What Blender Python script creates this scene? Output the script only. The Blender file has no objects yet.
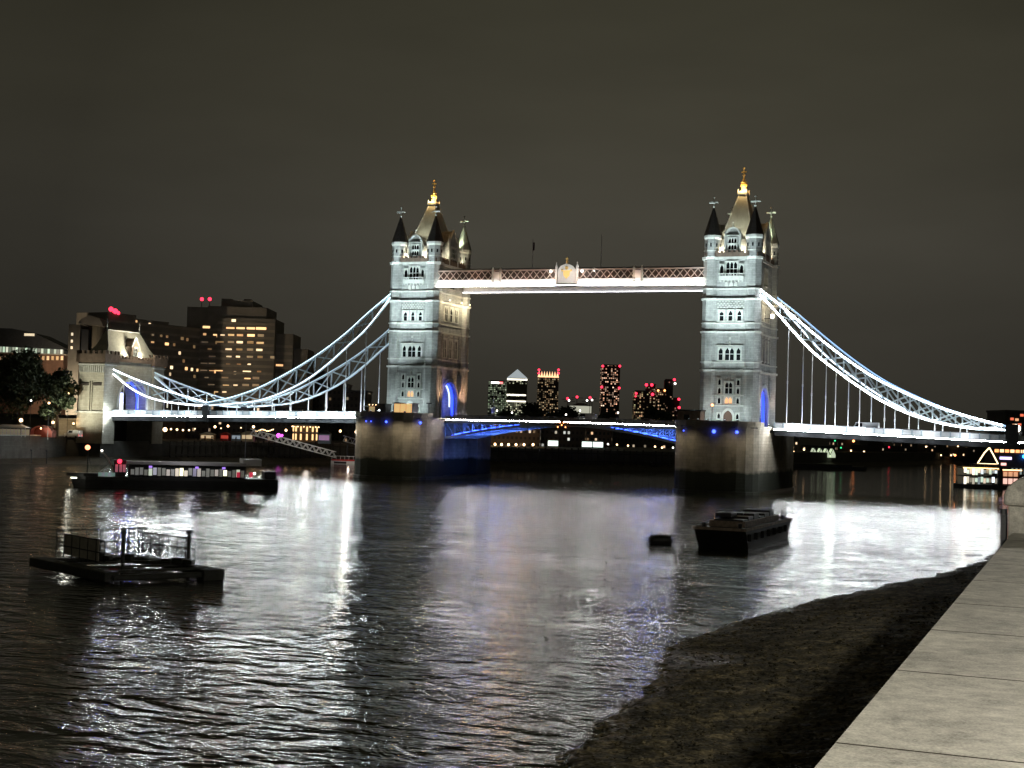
import bpy, math, random
from mathutils import Vector, Matrix
random.seed(7)
PI = math.pi
S = bpy.context.scene
C = S.collection

# ------------------------------------------------------------------ camera
cam_d = bpy.data.cameras.new('camera')
cam = bpy.data.objects.new('camera', cam_d); C.objects.link(cam); S.camera = cam
cam_d.sensor_width = 36.0
cam_d.lens = 1438.7 / 1024 * 36.0
cam_d.clip_start = 0.1; cam_d.clip_end = 9000
_r = Vector((0.928127, 0.371068, 0.029810)); _u = Vector((-0.016543, -0.038886, 0.999107)); _f = Vector((-0.371896, 0.927791, 0.029952))
CP = Vector((118.692, -339.642, 13.524))
cam.matrix_world = Matrix(((_r.x, _u.x, -_f.x, CP.x), (_r.y, _u.y, -_f.y, CP.y), (_r.z, _u.z, -_f.z, CP.z), (0, 0, 0, 1)))

# ------------------------------------------------------------------ world: overcast night sky lit by the city
W = bpy.data.worlds.new('World'); S.world = W; W.use_nodes = True
nt = W.node_tree; nt.nodes.clear()
def N(nt, t, **k):
    n = nt.nodes.new(t)
    for a, b in k.items():
        setattr(n, a, b)
    return n
wo = N(nt, 'ShaderNodeOutputWorld'); bg = N(nt, 'ShaderNodeBackground'); tc = N(nt, 'ShaderNodeTexCoord')
sep = N(nt, 'ShaderNodeSeparateXYZ'); nt.links.new(tc.outputs['Generated'], sep.inputs[0])
rmp = N(nt, 'ShaderNodeValToRGB')
e = rmp.color_ramp.elements
e[0].position = 0.0; e[0].color = (0.028, 0.026, 0.020, 1)
e[1].position = 1.0; e[1].color = (0.028, 0.0262, 0.0165, 1)
for p, c in ((0.05, (0.036, 0.033, 0.026, 1)), (0.13, (0.052, 0.048, 0.037, 1)), (0.21, (0.049, 0.0452, 0.032, 1)), (0.35, (0.038, 0.0355, 0.0225, 1))):
    q = e.new(p); q.color = c
nt.links.new(sep.outputs[2], rmp.inputs[0])
ns = N(nt, 'ShaderNodeTexNoise'); ns.inputs['Scale'].default_value = 3.2; ns.inputs['Detail'].default_value = 5; ns.inputs['Roughness'].default_value = 0.5
mp = N(nt, 'ShaderNodeMapping'); mp.inputs['Scale'].default_value = (1, 1, 3.5); mp.inputs['Location'].default_value = (3.1, 0.4, 1.2)
nt.links.new(tc.outputs['Generated'], mp.inputs[0]); nt.links.new(mp.outputs[0], ns.inputs[0])
mr = N(nt, 'ShaderNodeMapRange'); mr.inputs[1].default_value = 0.3; mr.inputs[2].default_value = 0.7; mr.inputs[3].default_value = 0.88; mr.inputs[4].default_value = 1.12
nt.links.new(ns.outputs[0], mr.inputs[0])
# the glow sits over the middle of the city; thinner to the far left
dg = N(nt, 'ShaderNodeVectorMath', operation='DOT_PRODUCT'); dg.inputs[1].default_value = (-0.30, 0.945, 0.1)
nt.links.new(tc.outputs['Generated'], dg.inputs[0])
mg = N(nt, 'ShaderNodeMapRange'); mg.inputs[1].default_value = 0.925; mg.inputs[2].default_value = 0.995; mg.inputs[3].default_value = 0.62; mg.inputs[4].default_value = 1.08
nt.links.new(dg.outputs['Value'], mg.inputs[0])
mm = N(nt, 'ShaderNodeMath', operation='MULTIPLY'); nt.links.new(mr.outputs[0], mm.inputs[0]); nt.links.new(mg.outputs[0], mm.inputs[1])
# a whisper of the physical sky with the sun far below usefulness keeps the dome from being a flat tint
sky = N(nt, 'ShaderNodeTexSky', sky_type='NISHITA'); sky.sun_disc = False; sky.sun_elevation = math.radians(-8); sky.sun_rotation = math.radians(-100)
sm = N(nt, 'ShaderNodeMixRGB', blend_type='ADD'); sm.inputs[0].default_value = 0.02
nt.links.new(rmp.outputs[0], sm.inputs[1]); nt.links.new(sky.outputs[0], sm.inputs[2])
nt.links.new(sm.outputs[0], bg.inputs[0]); nt.links.new(mm.outputs[0], bg.inputs[1]); nt.links.new(bg.outputs[0], wo.inputs[0])

S.view_settings.view_transform = 'Standard'; S.view_settings.look = 'None'
S.view_settings.exposure = 0.0; S.view_settings.gamma = 1.0; S.view_settings.use_curve_mapping = False
S.render.engine = 'CYCLES'
cy = S.cycles
cy.use_denoising = True
try: cy.denoiser = 'OPENIMAGEDENOISE'
except Exception: pass
cy.max_bounces = 5; cy.diffuse_bounces = 2; cy.glossy_bounces = 3; cy.transmission_bounces = 3
cy.sample_clamp_indirect = 6.0; cy.sample_clamp_direct = 0.0
cy.caustics_reflective = False; cy.caustics_refractive = False
cy.use_light_tree = True

# ------------------------------------------------------------------ materials
MATS = {}
def base_mat(name):
    m = bpy.data.materials.new(name); m.use_nodes = True
    n = m.node_tree; b = n.nodes['Principled BSDF']
    return m, n, b
def mat(name, col, rough=0.7, metal=0.0, nscale=0.0, namp=0.25, bump=0.0, bscale=None, streak=1.0):
    if name in MATS: return MATS[name]
    m, n, b = base_mat(name)
    b.inputs['Base Color'].default_value = (*col, 1); b.inputs['Roughness'].default_value = rough; b.inputs['Metallic'].default_value = metal
    if nscale:
        t = N(n, 'ShaderNodeTexCoord'); mpn = N(n, 'ShaderNodeMapping'); mpn.inputs['Scale'].default_value = (1, 1, streak)
        no = N(n, 'ShaderNodeTexNoise'); no.inputs['Scale'].default_value = nscale; no.inputs['Detail'].default_value = 7; no.inputs['Roughness'].default_value = 0.62
        n.links.new(t.outputs['Object'], mpn.inputs[0]); n.links.new(mpn.outputs[0], no.inputs[0])
        r = N(n, 'ShaderNodeValToRGB'); a = r.color_ramp.elements
        a[0].position = 0.3; a[1].position = 0.7
        a[0].color = (*[c * (1 - namp) for c in col], 1); a[1].color = (*[min(1, c * (1 + namp)) for c in col], 1)
        n.links.new(no.outputs[0], r.inputs[0]); n.links.new(r.outputs[0], b.inputs['Base Color'])
        if bump:
            no2 = N(n, 'ShaderNodeTexNoise'); no2.inputs['Scale'].default_value = bscale or nscale * 3; no2.inputs['Detail'].default_value = 6
            n.links.new(t.outputs['Object'], no2.inputs[0])
            bp = N(n, 'ShaderNodeBump'); bp.inputs['Strength'].default_value = bump; bp.inputs['Distance'].default_value = 0.1
            n.links.new(no2.outputs[0], bp.inputs['Height']); n.links.new(bp.outputs[0], b.inputs['Normal'])
    MATS[name] = m
    return m
def emat(name, col, s):
    if name in MATS: return MATS[name]
    m, n, b = base_mat(name)
    b.inputs['Base Color'].default_value = (*col, 1)
    b.inputs['Emission Color'].default_value = (*col, 1); b.inputs['Emission Strength'].default_value = s
    MATS[name] = m
    return m
def stone_mat(name, col, col2, bw, bh, mortar=0.6, amp=0.25, bump=0.5, tide=None):
    """coursed ashlar on vertical faces: brick texture over (x+y, z)"""
    if name in MATS: return MATS[name]
    m, n, b = base_mat(name); L = n.links
    t = N(n, 'ShaderNodeTexCoord'); s = N(n, 'ShaderNodeSeparateXYZ'); L.new(t.outputs['Object'], s.inputs[0])
    ad = N(n, 'ShaderNodeMath', operation='ADD'); L.new(s.outputs[0], ad.inputs[0]); L.new(s.outputs[1], ad.inputs[1])
    cb = N(n, 'ShaderNodeCombineXYZ'); L.new(ad.outputs[0], cb.inputs[0]); L.new(s.outputs[2], cb.inputs[1])
    br = N(n, 'ShaderNodeTexBrick'); br.inputs['Scale'].default_value = 1.0
    br.inputs['Brick Width'].default_value = bw; br.inputs['Row Height'].default_value = bh
    br.inputs['Mortar Size'].default_value = 0.025; br.inputs['Mortar Smooth'].default_value = 0.3; br.inputs['Bias'].default_value = 0.0
    br.inputs['Color1'].default_value = (*col, 1); br.inputs['Color2'].default_value = (*col2, 1)
    br.inputs['Mortar'].default_value = (*[c * mortar for c in col], 1)
    L.new(cb.outputs[0], br.inputs['Vector'])
    no = N(n, 'ShaderNodeTexNoise'); no.inputs['Scale'].default_value = 0.45; no.inputs['Detail'].default_value = 8; no.inputs['Roughness'].default_value = 0.65
    mpn = N(n, 'ShaderNodeMapping'); mpn.inputs['Scale'].default_value = (1, 1, 0.35); L.new(t.outputs['Object'], mpn.inputs[0]); L.new(mpn.outputs[0], no.inputs[0])
    mr_ = N(n, 'ShaderNodeMapRange'); mr_.inputs[1].default_value = 0.3; mr_.inputs[2].default_value = 0.7; mr_.inputs[3].default_value = 1 - amp; mr_.inputs[4].default_value = 1 + amp
    L.new(no.outputs[0], mr_.inputs[0])
    mx = N(n, 'ShaderNodeMixRGB', blend_type='MULTIPLY'); mx.inputs[0].default_value = 1; L.new(br.outputs[0], mx.inputs[1]); L.new(mr_.outputs[0], mx.inputs[2])
    out = mx.outputs[0]
    if tide:      # algae and silt below the high-water line, a real stain on the masonry
        geo = N(n, 'ShaderNodeNewGeometry'); sg = N(n, 'ShaderNodeSeparateXYZ'); L.new(geo.outputs['Position'], sg.inputs[0])
        n3 = N(n, 'ShaderNodeTexNoise'); n3.inputs['Scale'].default_value = 0.35; L.new(geo.outputs['Position'], n3.inputs[0])
        a2 = N(n, 'ShaderNodeMath', operation='MULTIPLY_ADD'); a2.inputs[1].default_value = 1.6; L.new(n3.outputs[0], a2.inputs[0]); L.new(sg.outputs[2], a2.inputs[2])
        mr2 = N(n, 'ShaderNodeMapRange'); mr2.inputs[1].default_value = tide[0] + .8; mr2.inputs[2].default_value = tide[1] + .8; L.new(a2.outputs[0], mr2.inputs[0])
        mx2 = N(n, 'ShaderNodeMixRGB'); mx2.inputs[1].default_value = (0.022, 0.026, 0.014, 1); L.new(mr2.outputs[0], mx2.inputs[0]); L.new(out, mx2.inputs[2])
        out = mx2.outputs[0]
    L.new(out, b.inputs['Base Color'])
    bp = N(n, 'ShaderNodeBump'); bp.inputs['Strength'].default_value = bump; bp.inputs['Distance'].default_value = 0.08
    L.new(br.outputs['Fac'], bp.inputs['Height']); bp.invert = True; L.new(bp.outputs[0], b.inputs['Normal'])
    b.inputs['Roughness'].default_value = 0.85
    MATS[name] = m
    return m
def win_mat(name, wall, pu, pv, fu, fv, prob, ca, cb_, strength, seed=0.0, glass=(0.01, 0.011, 0.012), rowbias=0.0):
    """facade whose UVs are metres: a grid of panes, each lit or dark by chance"""
    m, n, b = base_mat(name); L = n.links
    uv = N(n, 'ShaderNodeUVMap'); s = N(n, 'ShaderNodeSeparateXYZ'); L.new(uv.outputs[0], s.inputs[0])
    def math_(op, a, v=None, b_=None):
        q = N(n, 'ShaderNodeMath', operation=op)
        if hasattr(a, 'is_linked'): L.new(a, q.inputs[0])
        else: q.inputs[0].default_value = a
        if v is not None:
            if hasattr(v, 'is_linked'): L.new(v, q.inputs[1])
            else: q.inputs[1].default_value = v
        return q.outputs[0]
    u = math_('DIVIDE', s.outputs[0], pu); v = math_('DIVIDE', s.outputs[1], pv)
    fu_ = math_('FRACT', u); fv_ = math_('FRACT', v); iu = math_('FLOOR', u); iv = math_('FLOOR', v)
    mu = math_('LESS_THAN', math_('ABSOLUTE', math_('SUBTRACT', fu_, 0.5)), fu / 2)
    mv = math_('LESS_THAN', math_('ABSOLUTE', math_('SUBTRACT', fv_, 0.5)), fv / 2)
    mask = math_('MULTIPLY', mu, mv)
    c = N(n, 'ShaderNodeCombineXYZ'); L.new(iu, c.inputs[0]); L.new(iv, c.inputs[1]); c.inputs[2].default_value = seed
    wn = N(n, 'ShaderNodeTexWhiteNoise', noise_dimensions='3D'); L.new(c.outputs[0], wn.inputs[0])
    c2 = N(n, 'ShaderNodeCombineXYZ'); L.new(iv, c2.inputs[1]); c2.inputs[2].default_value = seed + 9.3
    wr = N(n, 'ShaderNodeTexWhiteNoise', noise_dimensions='3D'); L.new(c2.outputs[0], wr.inputs[0])
    val = math_('ADD', math_('MULTIPLY', wn.outputs[0], 1 - rowbias), math_('MULTIPLY', wr.outputs[0], rowbias))
    lit = math_('MULTIPLY', math_('LESS_THAN', val, prob), mask)
    sc = N(n, 'ShaderNodeSeparateColor'); L.new(wn.outputs[1], sc.inputs[0])
    amp = math_('MULTIPLY', lit, math_('MULTIPLY', math_('ADD', math_('POWER', sc.outputs[1], 2.0), 0.12), strength))
    mc = N(n, 'ShaderNodeMixRGB'); mc.inputs[1].default_value = (*ca, 1); mc.inputs[2].default_value = (*cb_, 1); L.new(sc.outputs[2], mc.inputs[0])
    mb = N(n, 'ShaderNodeMixRGB'); mb.inputs[1].default_value = (*wall, 1); mb.inputs[2].default_value = (*glass, 1); L.new(mask, mb.inputs[0])
    L.new(mb.outputs[0], b.inputs['Base Color']); L.new(mc.outputs[0], b.inputs['Emission Color']); L.new(amp, b.inputs['Emission Strength'])
    b.inputs['Roughness'].default_value = 0.6
    return m

STONE = stone_mat('portland_stone', (0.41, 0.42, 0.40), (0.32, 0.33, 0.315), 1.3, 0.42, 0.55, 0.32)
STONE_SIDE = STONE
TRIM = mat('pale_stone_trim', (0.55, 0.56, 0.52), 0.8, nscale=1.2, namp=0.15)
PARAPET = mat('weathered_brown_stone', (0.16, 0.115, 0.085), 0.9, nscale=1.0, namp=0.3)
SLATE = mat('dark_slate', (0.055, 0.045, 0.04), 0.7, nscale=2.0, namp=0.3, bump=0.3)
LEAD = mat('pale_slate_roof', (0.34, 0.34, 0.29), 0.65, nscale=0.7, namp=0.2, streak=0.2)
GOLD = mat('gilding', (0.95, 0.66, 0.22), 0.5, 0.25)
GLASSD = mat('dark_window_glass', (0.01, 0.012, 0.014), 0.12)
WARMGLASS = emat('warm_lit_glass', (1.0, 0.5, 0.22), 0.5)
PIERST = stone_mat('pier_granite', (0.33, 0.285, 0.215), (0.26, 0.225, 0.17), 1.7, 0.75, 0.6, 0.3, tide=(4.6, 5.4))
BLUEPAINT = mat('pale_blue_steel_paint', (0.60, 0.70, 0.75), 0.45, nscale=1.0, namp=0.12)
WHITEPAINT = mat('white_steel_paint', (0.75, 0.76, 0.76), 0.45, nscale=1.0, namp=0.1)
DARKSTEEL = mat('dark_steel', (0.03, 0.032, 0.036), 0.5, nscale=2.0, namp=0.3)
GREYSTEEL = mat('grey_steel', (0.16, 0.16, 0.17), 0.5, nscale=1.5, namp=0.25)
ASPHALT = mat('asphalt', (0.05, 0.05, 0.05), 0.9, nscale=2.0)
LEDW = emat('white_led', (0.95, 0.99, 0.97), 480.0)
LEDC = emat('cool_white_led', (0.86, 0.93, 1.0), 9.0)
LEDD = emat('pale_blue_led', (0.55, 0.80, 1.0), 1.3)
LEDB = emat('blue_led', (0.04, 0.08, 1.0), 7.0)
LAMPW = emat('warm_lamp', (1.0, 0.66, 0.34), 5.0)
LAMPO = emat('orange_lamp', (1.0, 0.32, 0.10), 6.0)
LAMPR = emat('red_lamp', (1.0, 0.03, 0.07), 3.5)
LAMPWH = emat('white_lamp', (1.0, 0.95, 0.85), 4.0)
LAMPG = emat('green_lamp', (0.05, 1.0, 0.35), 2.0)
LAMPP = emat('magenta_lamp', (1.0, 0.10, 0.95), 3.0)

# ------------------------------------------------------------------ mesh builder
class MB:
    def __init__(s): s.v = []; s.f = []; s.uv = []; s.hasuv = False
    def quad(s, a, b, c, d, uv=None):
        i = len(s.v); s.v += [a, b, c, d]; s.f.append((i, i + 1, i + 2, i + 3)); s.uv.append(uv)
        if uv: s.hasuv = True
        return s
    def box(s, x0, x1, y0, y1, z0, z1, uv=False):
        p = [(x0, y0, z0), (x1, y0, z0), (x1, y1, z0), (x0, y1, z0), (x0, y0, z1), (x1, y0, z1), (x1, y1, z1), (x0, y1, z1)]
        i = len(s.v); s.v += p
        F = [(0, 1, 5, 4), (1, 2, 6, 5), (2, 3, 7, 6), (3, 0, 4, 7), (4, 5, 6, 7), (3, 2, 1, 0)]
        w, d, h = x1 - x0, y1 - y0, z1 - z0
        off = [(0, w), (w + 7, d), (w + d + 14, w), (2 * w + d + 21, d)]
        for k, f in enumerate(F):
            s.f.append(tuple(i + q for q in f))
            if uv and k < 4:
                o, l = off[k]; s.uv.append([(o, 0), (o + l, 0), (o + l, h), (o, h)])
            else: s.uv.append([(-1e-3, 0)] * 4 if uv else None)
        if uv: s.hasuv = True
        return s
    def prism(s, poly, z0, z1, top=None, uv=False):
        """poly: xy points ccw; top: optional xy points for the upper ring"""
        n = len(poly); i = len(s.v); top = top or poly
        s.v += [(x, y, z0) for x, y in poly] + [(x, y, z1) for x, y in top]
        acc = 0
        for k in range(n):
            j = (k + 1) % n; s.f.append((i + k, i + j, i + n + j, i + n + k))
            l = math.dist(poly[k], poly[j])
            s.uv.append([(acc, 0), (acc + l, 0), (acc + l, z1 - z0), (acc, z1 - z0)] if uv else None); acc += l
        s.f.append(tuple(i + n + k for k in range(n))); s.uv.append(None)
        s.f.append(tuple(i + n - 1 - k for k in range(n))); s.uv.append(None)
        if uv: s.hasuv = True
        return s
    def extr(s, pts, axis, a, b):
        """polygon in the plane perpendicular to axis, extruded from a to b; pts are (other two coords)"""
        n = len(pts); i = len(s.v)
        def P(p, t): return (t, p[0], p[1]) if axis == 'x' else (p[0], t, p[1])
        s.v += [P(p, a) for p in pts] + [P(p, b) for p in pts]
        for k in range(n):
            j = (k + 1) % n; s.f.append((i + k, i + j, i + n + j, i + n + k)); s.uv.append(None)
        s.f.append(tuple(i + n + k for k in range(n))); s.f.append(tuple(i + n - 1 - k for k in range(n))); s.uv += [None, None]
        return s
    def cyl(s, x, y, z0, z1, r0, r1=None, n=8, rot=None):
        r1 = r0 if r1 is None else r1
        o = PI / n if rot is None else rot
        c = [(math.cos(2 * PI * k / n + o), math.sin(2 * PI * k / n + o)) for k in range(n)]
        return s.prism([(x + r0 * a, y + r0 * b) for a, b in c], z0, z1, [(x + r1 * a, y + r1 * b) for a, b in c])
    def beam(s, p, q, w, h=None):
        h = h or w
        p, q = Vector(p), Vector(q); d = (q - p)
        if d.length < 1e-6: return s
        d.normalize()
        up = Vector((0, 0, 1)) if abs(d.z) < 0.95 else Vector((0, 1, 0))
        a = d.cross(up).normalized() * (w / 2); b = a.cross(d).normalized() * (h / 2)
        i = len(s.v)
        for e_ in (p, q): s.v += [tuple(e_ - a - b), tuple(e_ + a - b), tuple(e_ + a + b), tuple(e_ - a + b)]
        for f in [(0, 1, 5, 4), (1, 2, 6, 5), (2, 3, 7, 6), (3, 0, 4, 7), (0, 3, 2, 1), (4, 5, 6, 7)]: s.f.append(tuple(i + k for k in f)); s.uv.append(None)
        return s
    def poly(s, pts, w, h=None):
        for a, b in zip(pts[:-1], pts[1:]): s.beam(a, b, w, h)
        return s
    def ball(s, x, y, z, r, n=8, m=5, sz=1.0):
        i = len(s.v); 
        s.v.append((x, y, z - r * sz))
        for j in range(1, m):
            t = -PI / 2 + PI * j / m
            for k in range(n): s.v.append((x + r * math.cos(t) * math.cos(2 * PI * k / n), y + r * math.cos(t) * math.sin(2 * PI * k / n), z + r * sz * math.sin(t)))
        s.v.append((x, y, z + r * sz)); T = len(s.v) - 1
        for k in range(n):
            k2 = (k + 1) % n; s.f.append((i, i + 1 + k2, i + 1 + k)); s.uv.append(None)
            for j in range(m - 2): s.f.append((i + 1 + j * n + k, i + 1 + j * n + k2, i + 1 + (j + 1) * n + k2, i + 1 + (j + 1) * n + k)); s.uv.append(None)
            s.f.append((T, i + 1 + (m - 2) * n + k, i + 1 + (m - 2) * n + k2)); s.uv.append(None)
        return s
    def build(s, name, m, parent=None, label=None, smooth=False, bevel=0):
        me = bpy.data.meshes.new(name); me.from_pydata([tuple(p) for p in s.v], [], s.f); me.validate(); 
        if s.hasuv:
            ul = me.uv_layers.new(name='UVMap')
            for pgn, uv in zip(me.polygons, s.uv):
                if uv and len(uv) == pgn.loop_total:
                    for li, c in zip(pgn.loop_indices, uv): ul.data[li].uv = c
                else:
                    for li in pgn.loop_indices: ul.data[li].uv = (0, 0)
        me.materials.append(m)
        if smooth:
            for pgn in me.polygons: pgn.use_smooth = True
        o = bpy.data.objects.new(name, me); C.objects.link(o)
        if parent is not None: o.parent = parent
        if label: o['label'] = label
        if bevel:
            bm = o.modifiers.new('bevel', 'BEVEL'); bm.width = bevel; bm.segments = 2; bm.limit_method = 'ANGLE'
        return o
def tag(o, label=None, cat=None, group=None, kind=None):
    if label: o['label'] = label
    if cat: o['category'] = cat
    if group: o['group'] = group
    if kind: o['kind'] = kind
    return o
def thing(name, label, cat, loc=(0, 0, 0), rz=0.0, group=None):
    o = bpy.data.objects.new(name, None); C.objects.link(o); o.location = loc; o.rotation_euler = (0, 0, rz)
    o.empty_display_size = 0.5
    return tag(o, label, cat, group)
def kids(o): return [c for c in bpy.data.objects if c.parent is o]
def copy_tree(o, parent=None):
    c = o.copy(); C.objects.link(c)
    if parent is not None: c.parent = parent
    for ch in list(kids(o)): copy_tree(ch, c)
    return c
def light(kind, loc, power, col, aim=None, size=60, blend=0.6, radius=0.3, parent=None):
    d = bpy.data.lights.new('floodlight_bulb', kind); d.energy = power; d.color = col
    d.shadow_soft_size = radius
    if kind == 'SPOT': d.spot_size = math.radians(size); d.spot_blend = blend
    o = bpy.data.objects.new('bulb', d); C.objects.link(o); o.location = loc
    if parent is not None: o.parent = parent
    if aim is not None: o.rotation_euler = (Vector(aim) - Vector(loc)).to_track_quat('-Z', 'Y').to_euler()
    return o
ORD = ['first', 'second', 'third', 'fourth', 'fifth', 'sixth', 'seventh', 'eighth', 'ninth', 'tenth', 'eleventh', 'twelfth', 'thirteenth', 'fourteenth', 'fifteenth', 'sixteenth', 'seventeenth', 'eighteenth', 'nineteenth', 'twentieth', 'twenty-first', 'twenty-second', 'twenty-third', 'twenty-fourth', 'twenty-fifth']

# ------------------------------------------------------------------ river
def water_mat():
    m, n, b = base_mat('river_water'); L = n.links
    geo = N(n, 'ShaderNodeNewGeometry')
    def noise(scale, sx, sy, det, rough, rot=0.0, dist=0.0):
        mpn = N(n, 'ShaderNodeMapping'); mpn.inputs['Scale'].default_value = (sx, sy, 1); mpn.inputs['Rotation'].default_value = (0, 0, rot)
        L.new(geo.outputs['Position'], mpn.inputs[0])
        q = N(n, 'ShaderNodeTexNoise'); q.inputs['Scale'].default_value = scale; q.inputs['Detail'].default_value = det; q.inputs['Roughness'].default_value = rough; q.inputs['Distortion'].default_value = dist
        L.new(mpn.outputs[0], q.inputs[0]); return q.outputs[0]
    n1 = noise(0.20, 0.8, 1.4, 3, 0.5, math.radians(24), 1.6)
    n2 = noise(0.65, 0.6, 1.6, 4, 0.55, math.radians(15), 0.6)
    n3 = noise(2.6, 0.7, 1.5, 3, 0.55, math.radians(30))
    # slicks and gusts: large patches where the small chop dies down
    pt = noise(0.03, 1.0, 2.0, 4, 0.55, math.radians(-15), 2.5)
    mrp = N(n, 'ShaderNodeMapRange'); mrp.inputs[1].default_value = 0.38; mrp.inputs[2].default_value = 0.62; mrp.inputs[3].default_value = 0.35; mrp.inputs[4].default_value = 1.2
    L.new(pt, mrp.inputs[0])
    def M(op, a, b_, c=None):
        q = N(n, 'ShaderNodeMath', operation=op)
        for i, k in enumerate((a, b_, c)):
            if k is None: continue
            if hasattr(k, 'is_linked'): L.new(k, q.inputs[i])
            else: q.inputs[i].default_value = k
        return q.outputs[0]
    h = M('MULTIPLY_ADD', n1, WAVE[0], M('MULTIPLY', M('MULTIPLY_ADD', n2, WAVE[1], M('MULTIPLY', n3, WAVE[2])), mrp.outputs[0]))
    # the lee beyond the bridge is calmer
    sp = N(n, 'ShaderNodeSeparateXYZ'); L.new(geo.outputs['Position'], sp.inputs[0])
    mrl = N(n, 'ShaderNodeMapRange'); mrl.inputs[1].default_value = -6; mrl.inputs[2].default_value = 6; mrl.inputs[3].default_value = 1.0; mrl.inputs[4].default_value = 0.25
    L.new(sp.outputs[1], mrl.inputs[0])
    bp = N(n, 'ShaderNodeBump'); bp.inputs['Strength'].default_value = 1.0; bp.inputs['Distance'].default_value = 1.0
    L.new(M('MULTIPLY', h, mrl.outputs[0]), bp.inputs['Height']); L.new(bp.outputs[0], b.inputs['Normal'])
    b.inputs['Base Color'].default_value = (0.022, 0.024, 0.014, 1); b.inputs['Roughness'].default_value = 0.05
    b.inputs['IOR'].default_value = 1.75
    return m
WAVE = (0.31, 0.185, 0.03)
WATER = water_mat()
w = MB(); w.quad((-3000, -900, 0), (3500, -900, 0), (3500, 7000, 0), (-3000, 7000, 0)); tag(w.build('river', WATER), kind='structure')

# ------------------------------------------------------------------ banks
MUD = mat('mud', (0.05, 0.042, 0.028), 0.75, nscale=0.5, namp=0.5, bump=0.8)
LAND = mat('ground_paving', (0.07, 0.068, 0.06), 0.9, nscale=0.3, namp=0.3)
WALLD = stone_mat('river_wall_stone', (0.10, 0.095, 0.085), (0.08, 0.075, 0.065), 1.4, 0.5, 0.6, 0.3)
shore = [(-146, -600), (-146, -13), (-134, -13), (-133, 14), (-128, 40), (-117, 87), (-71, 116), (-18.6, 156), (3, 286), (48, 565), (110, 780), (420, 860), (3500, 900)]
g = MB(); g.prism(shore[::1] + [(3500, 6900), (-3000, 6900), (-3000, -600)], -1.0, 6.3); tag(g.build('north_bank_ground', LAND), kind='structure')
# low tide mud in front of the north bank
mudp = [(-146, -600), (-141, -80), (-141.5, -40), (-136, -24), (-120, -12), (-119, 20), (-112, 60), (-107, 84), (-68, 108), (-14, 148), (8, 284), (50, 560)]
g = MB()
for a, b_, c, d in zip(mudp[:-1], mudp[1:], [(-147, -600), (-147, -80), (-147, -40), (-147, -13.5), (-134, -13), (-133, 14), (-128, 40), (-117.5, 87.5), (-71, 116.5), (-19, 156.5), (2.5, 286.5), (47.5, 565)][:-1], [(-147, -80), (-147, -40), (-147, -13.5), (-134, -13), (-133, 14), (-128, 40), (-117.5, 87.5), (-71, 116.5), (-19, 156.5), (2.5, 286.5), (47.5, 565)]):
    g.quad((*a, -0.15), (*b_, -0.15), (*d, 1.9), (*c, 1.9))
tag(g.build('north_foreshore', MUD), kind='structure')
# timber piles in front of the quay wall, one fendering structure
def along(pts, step):
    out = []
    for a, b_ in zip(pts[:-1], pts[1:]):
        L_ = math.dist(a, b_); k = 0
        while k * step < L_: t = k * step / L_; out.append((a[0] + (b_[0] - a[0]) * t, a[1] + (b_[1] - a[1]) * t)); k += 1
    return out
TIMBER = mat('wet_dark_timber', (0.022, 0.02, 0.017), 0.6, nscale=2, namp=0.4)
t = thing('timber_fender', 'long dark timber pile fence lining the far quay wall under the bridge', 'fender')
line = [(-131.4, 16), (-126.4, 40), (-115.6, 85.6), (-70.2, 114.6), (-17.5, 154.8)]
m_ = MB()
for x, y in along(line, 2.4): m_.cyl(x, y, -0.5, 6.6 + random.uniform(-.3, .4), 0.28, n=6)
m_.build('piles', TIMBER, t)
m_ = MB()
for z in (2.4, 5.2): m_.poly([(x + .1, y - .35, z) for x, y in line], 0.3, 0.35)
m_.build('rail', TIMBER, t)
t = thing('river_wall', 'long dark stone embankment wall left of the bridge abutment', 'wall')
MB().box(-146.8, -145.4, -600, -13.2, -1, 7.3).build('wall', WALLD, t)
MB().box(-147.0, -145.2, -600, -13.2, 7.31, 7.6).build('coping', TRIM, t)

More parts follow.
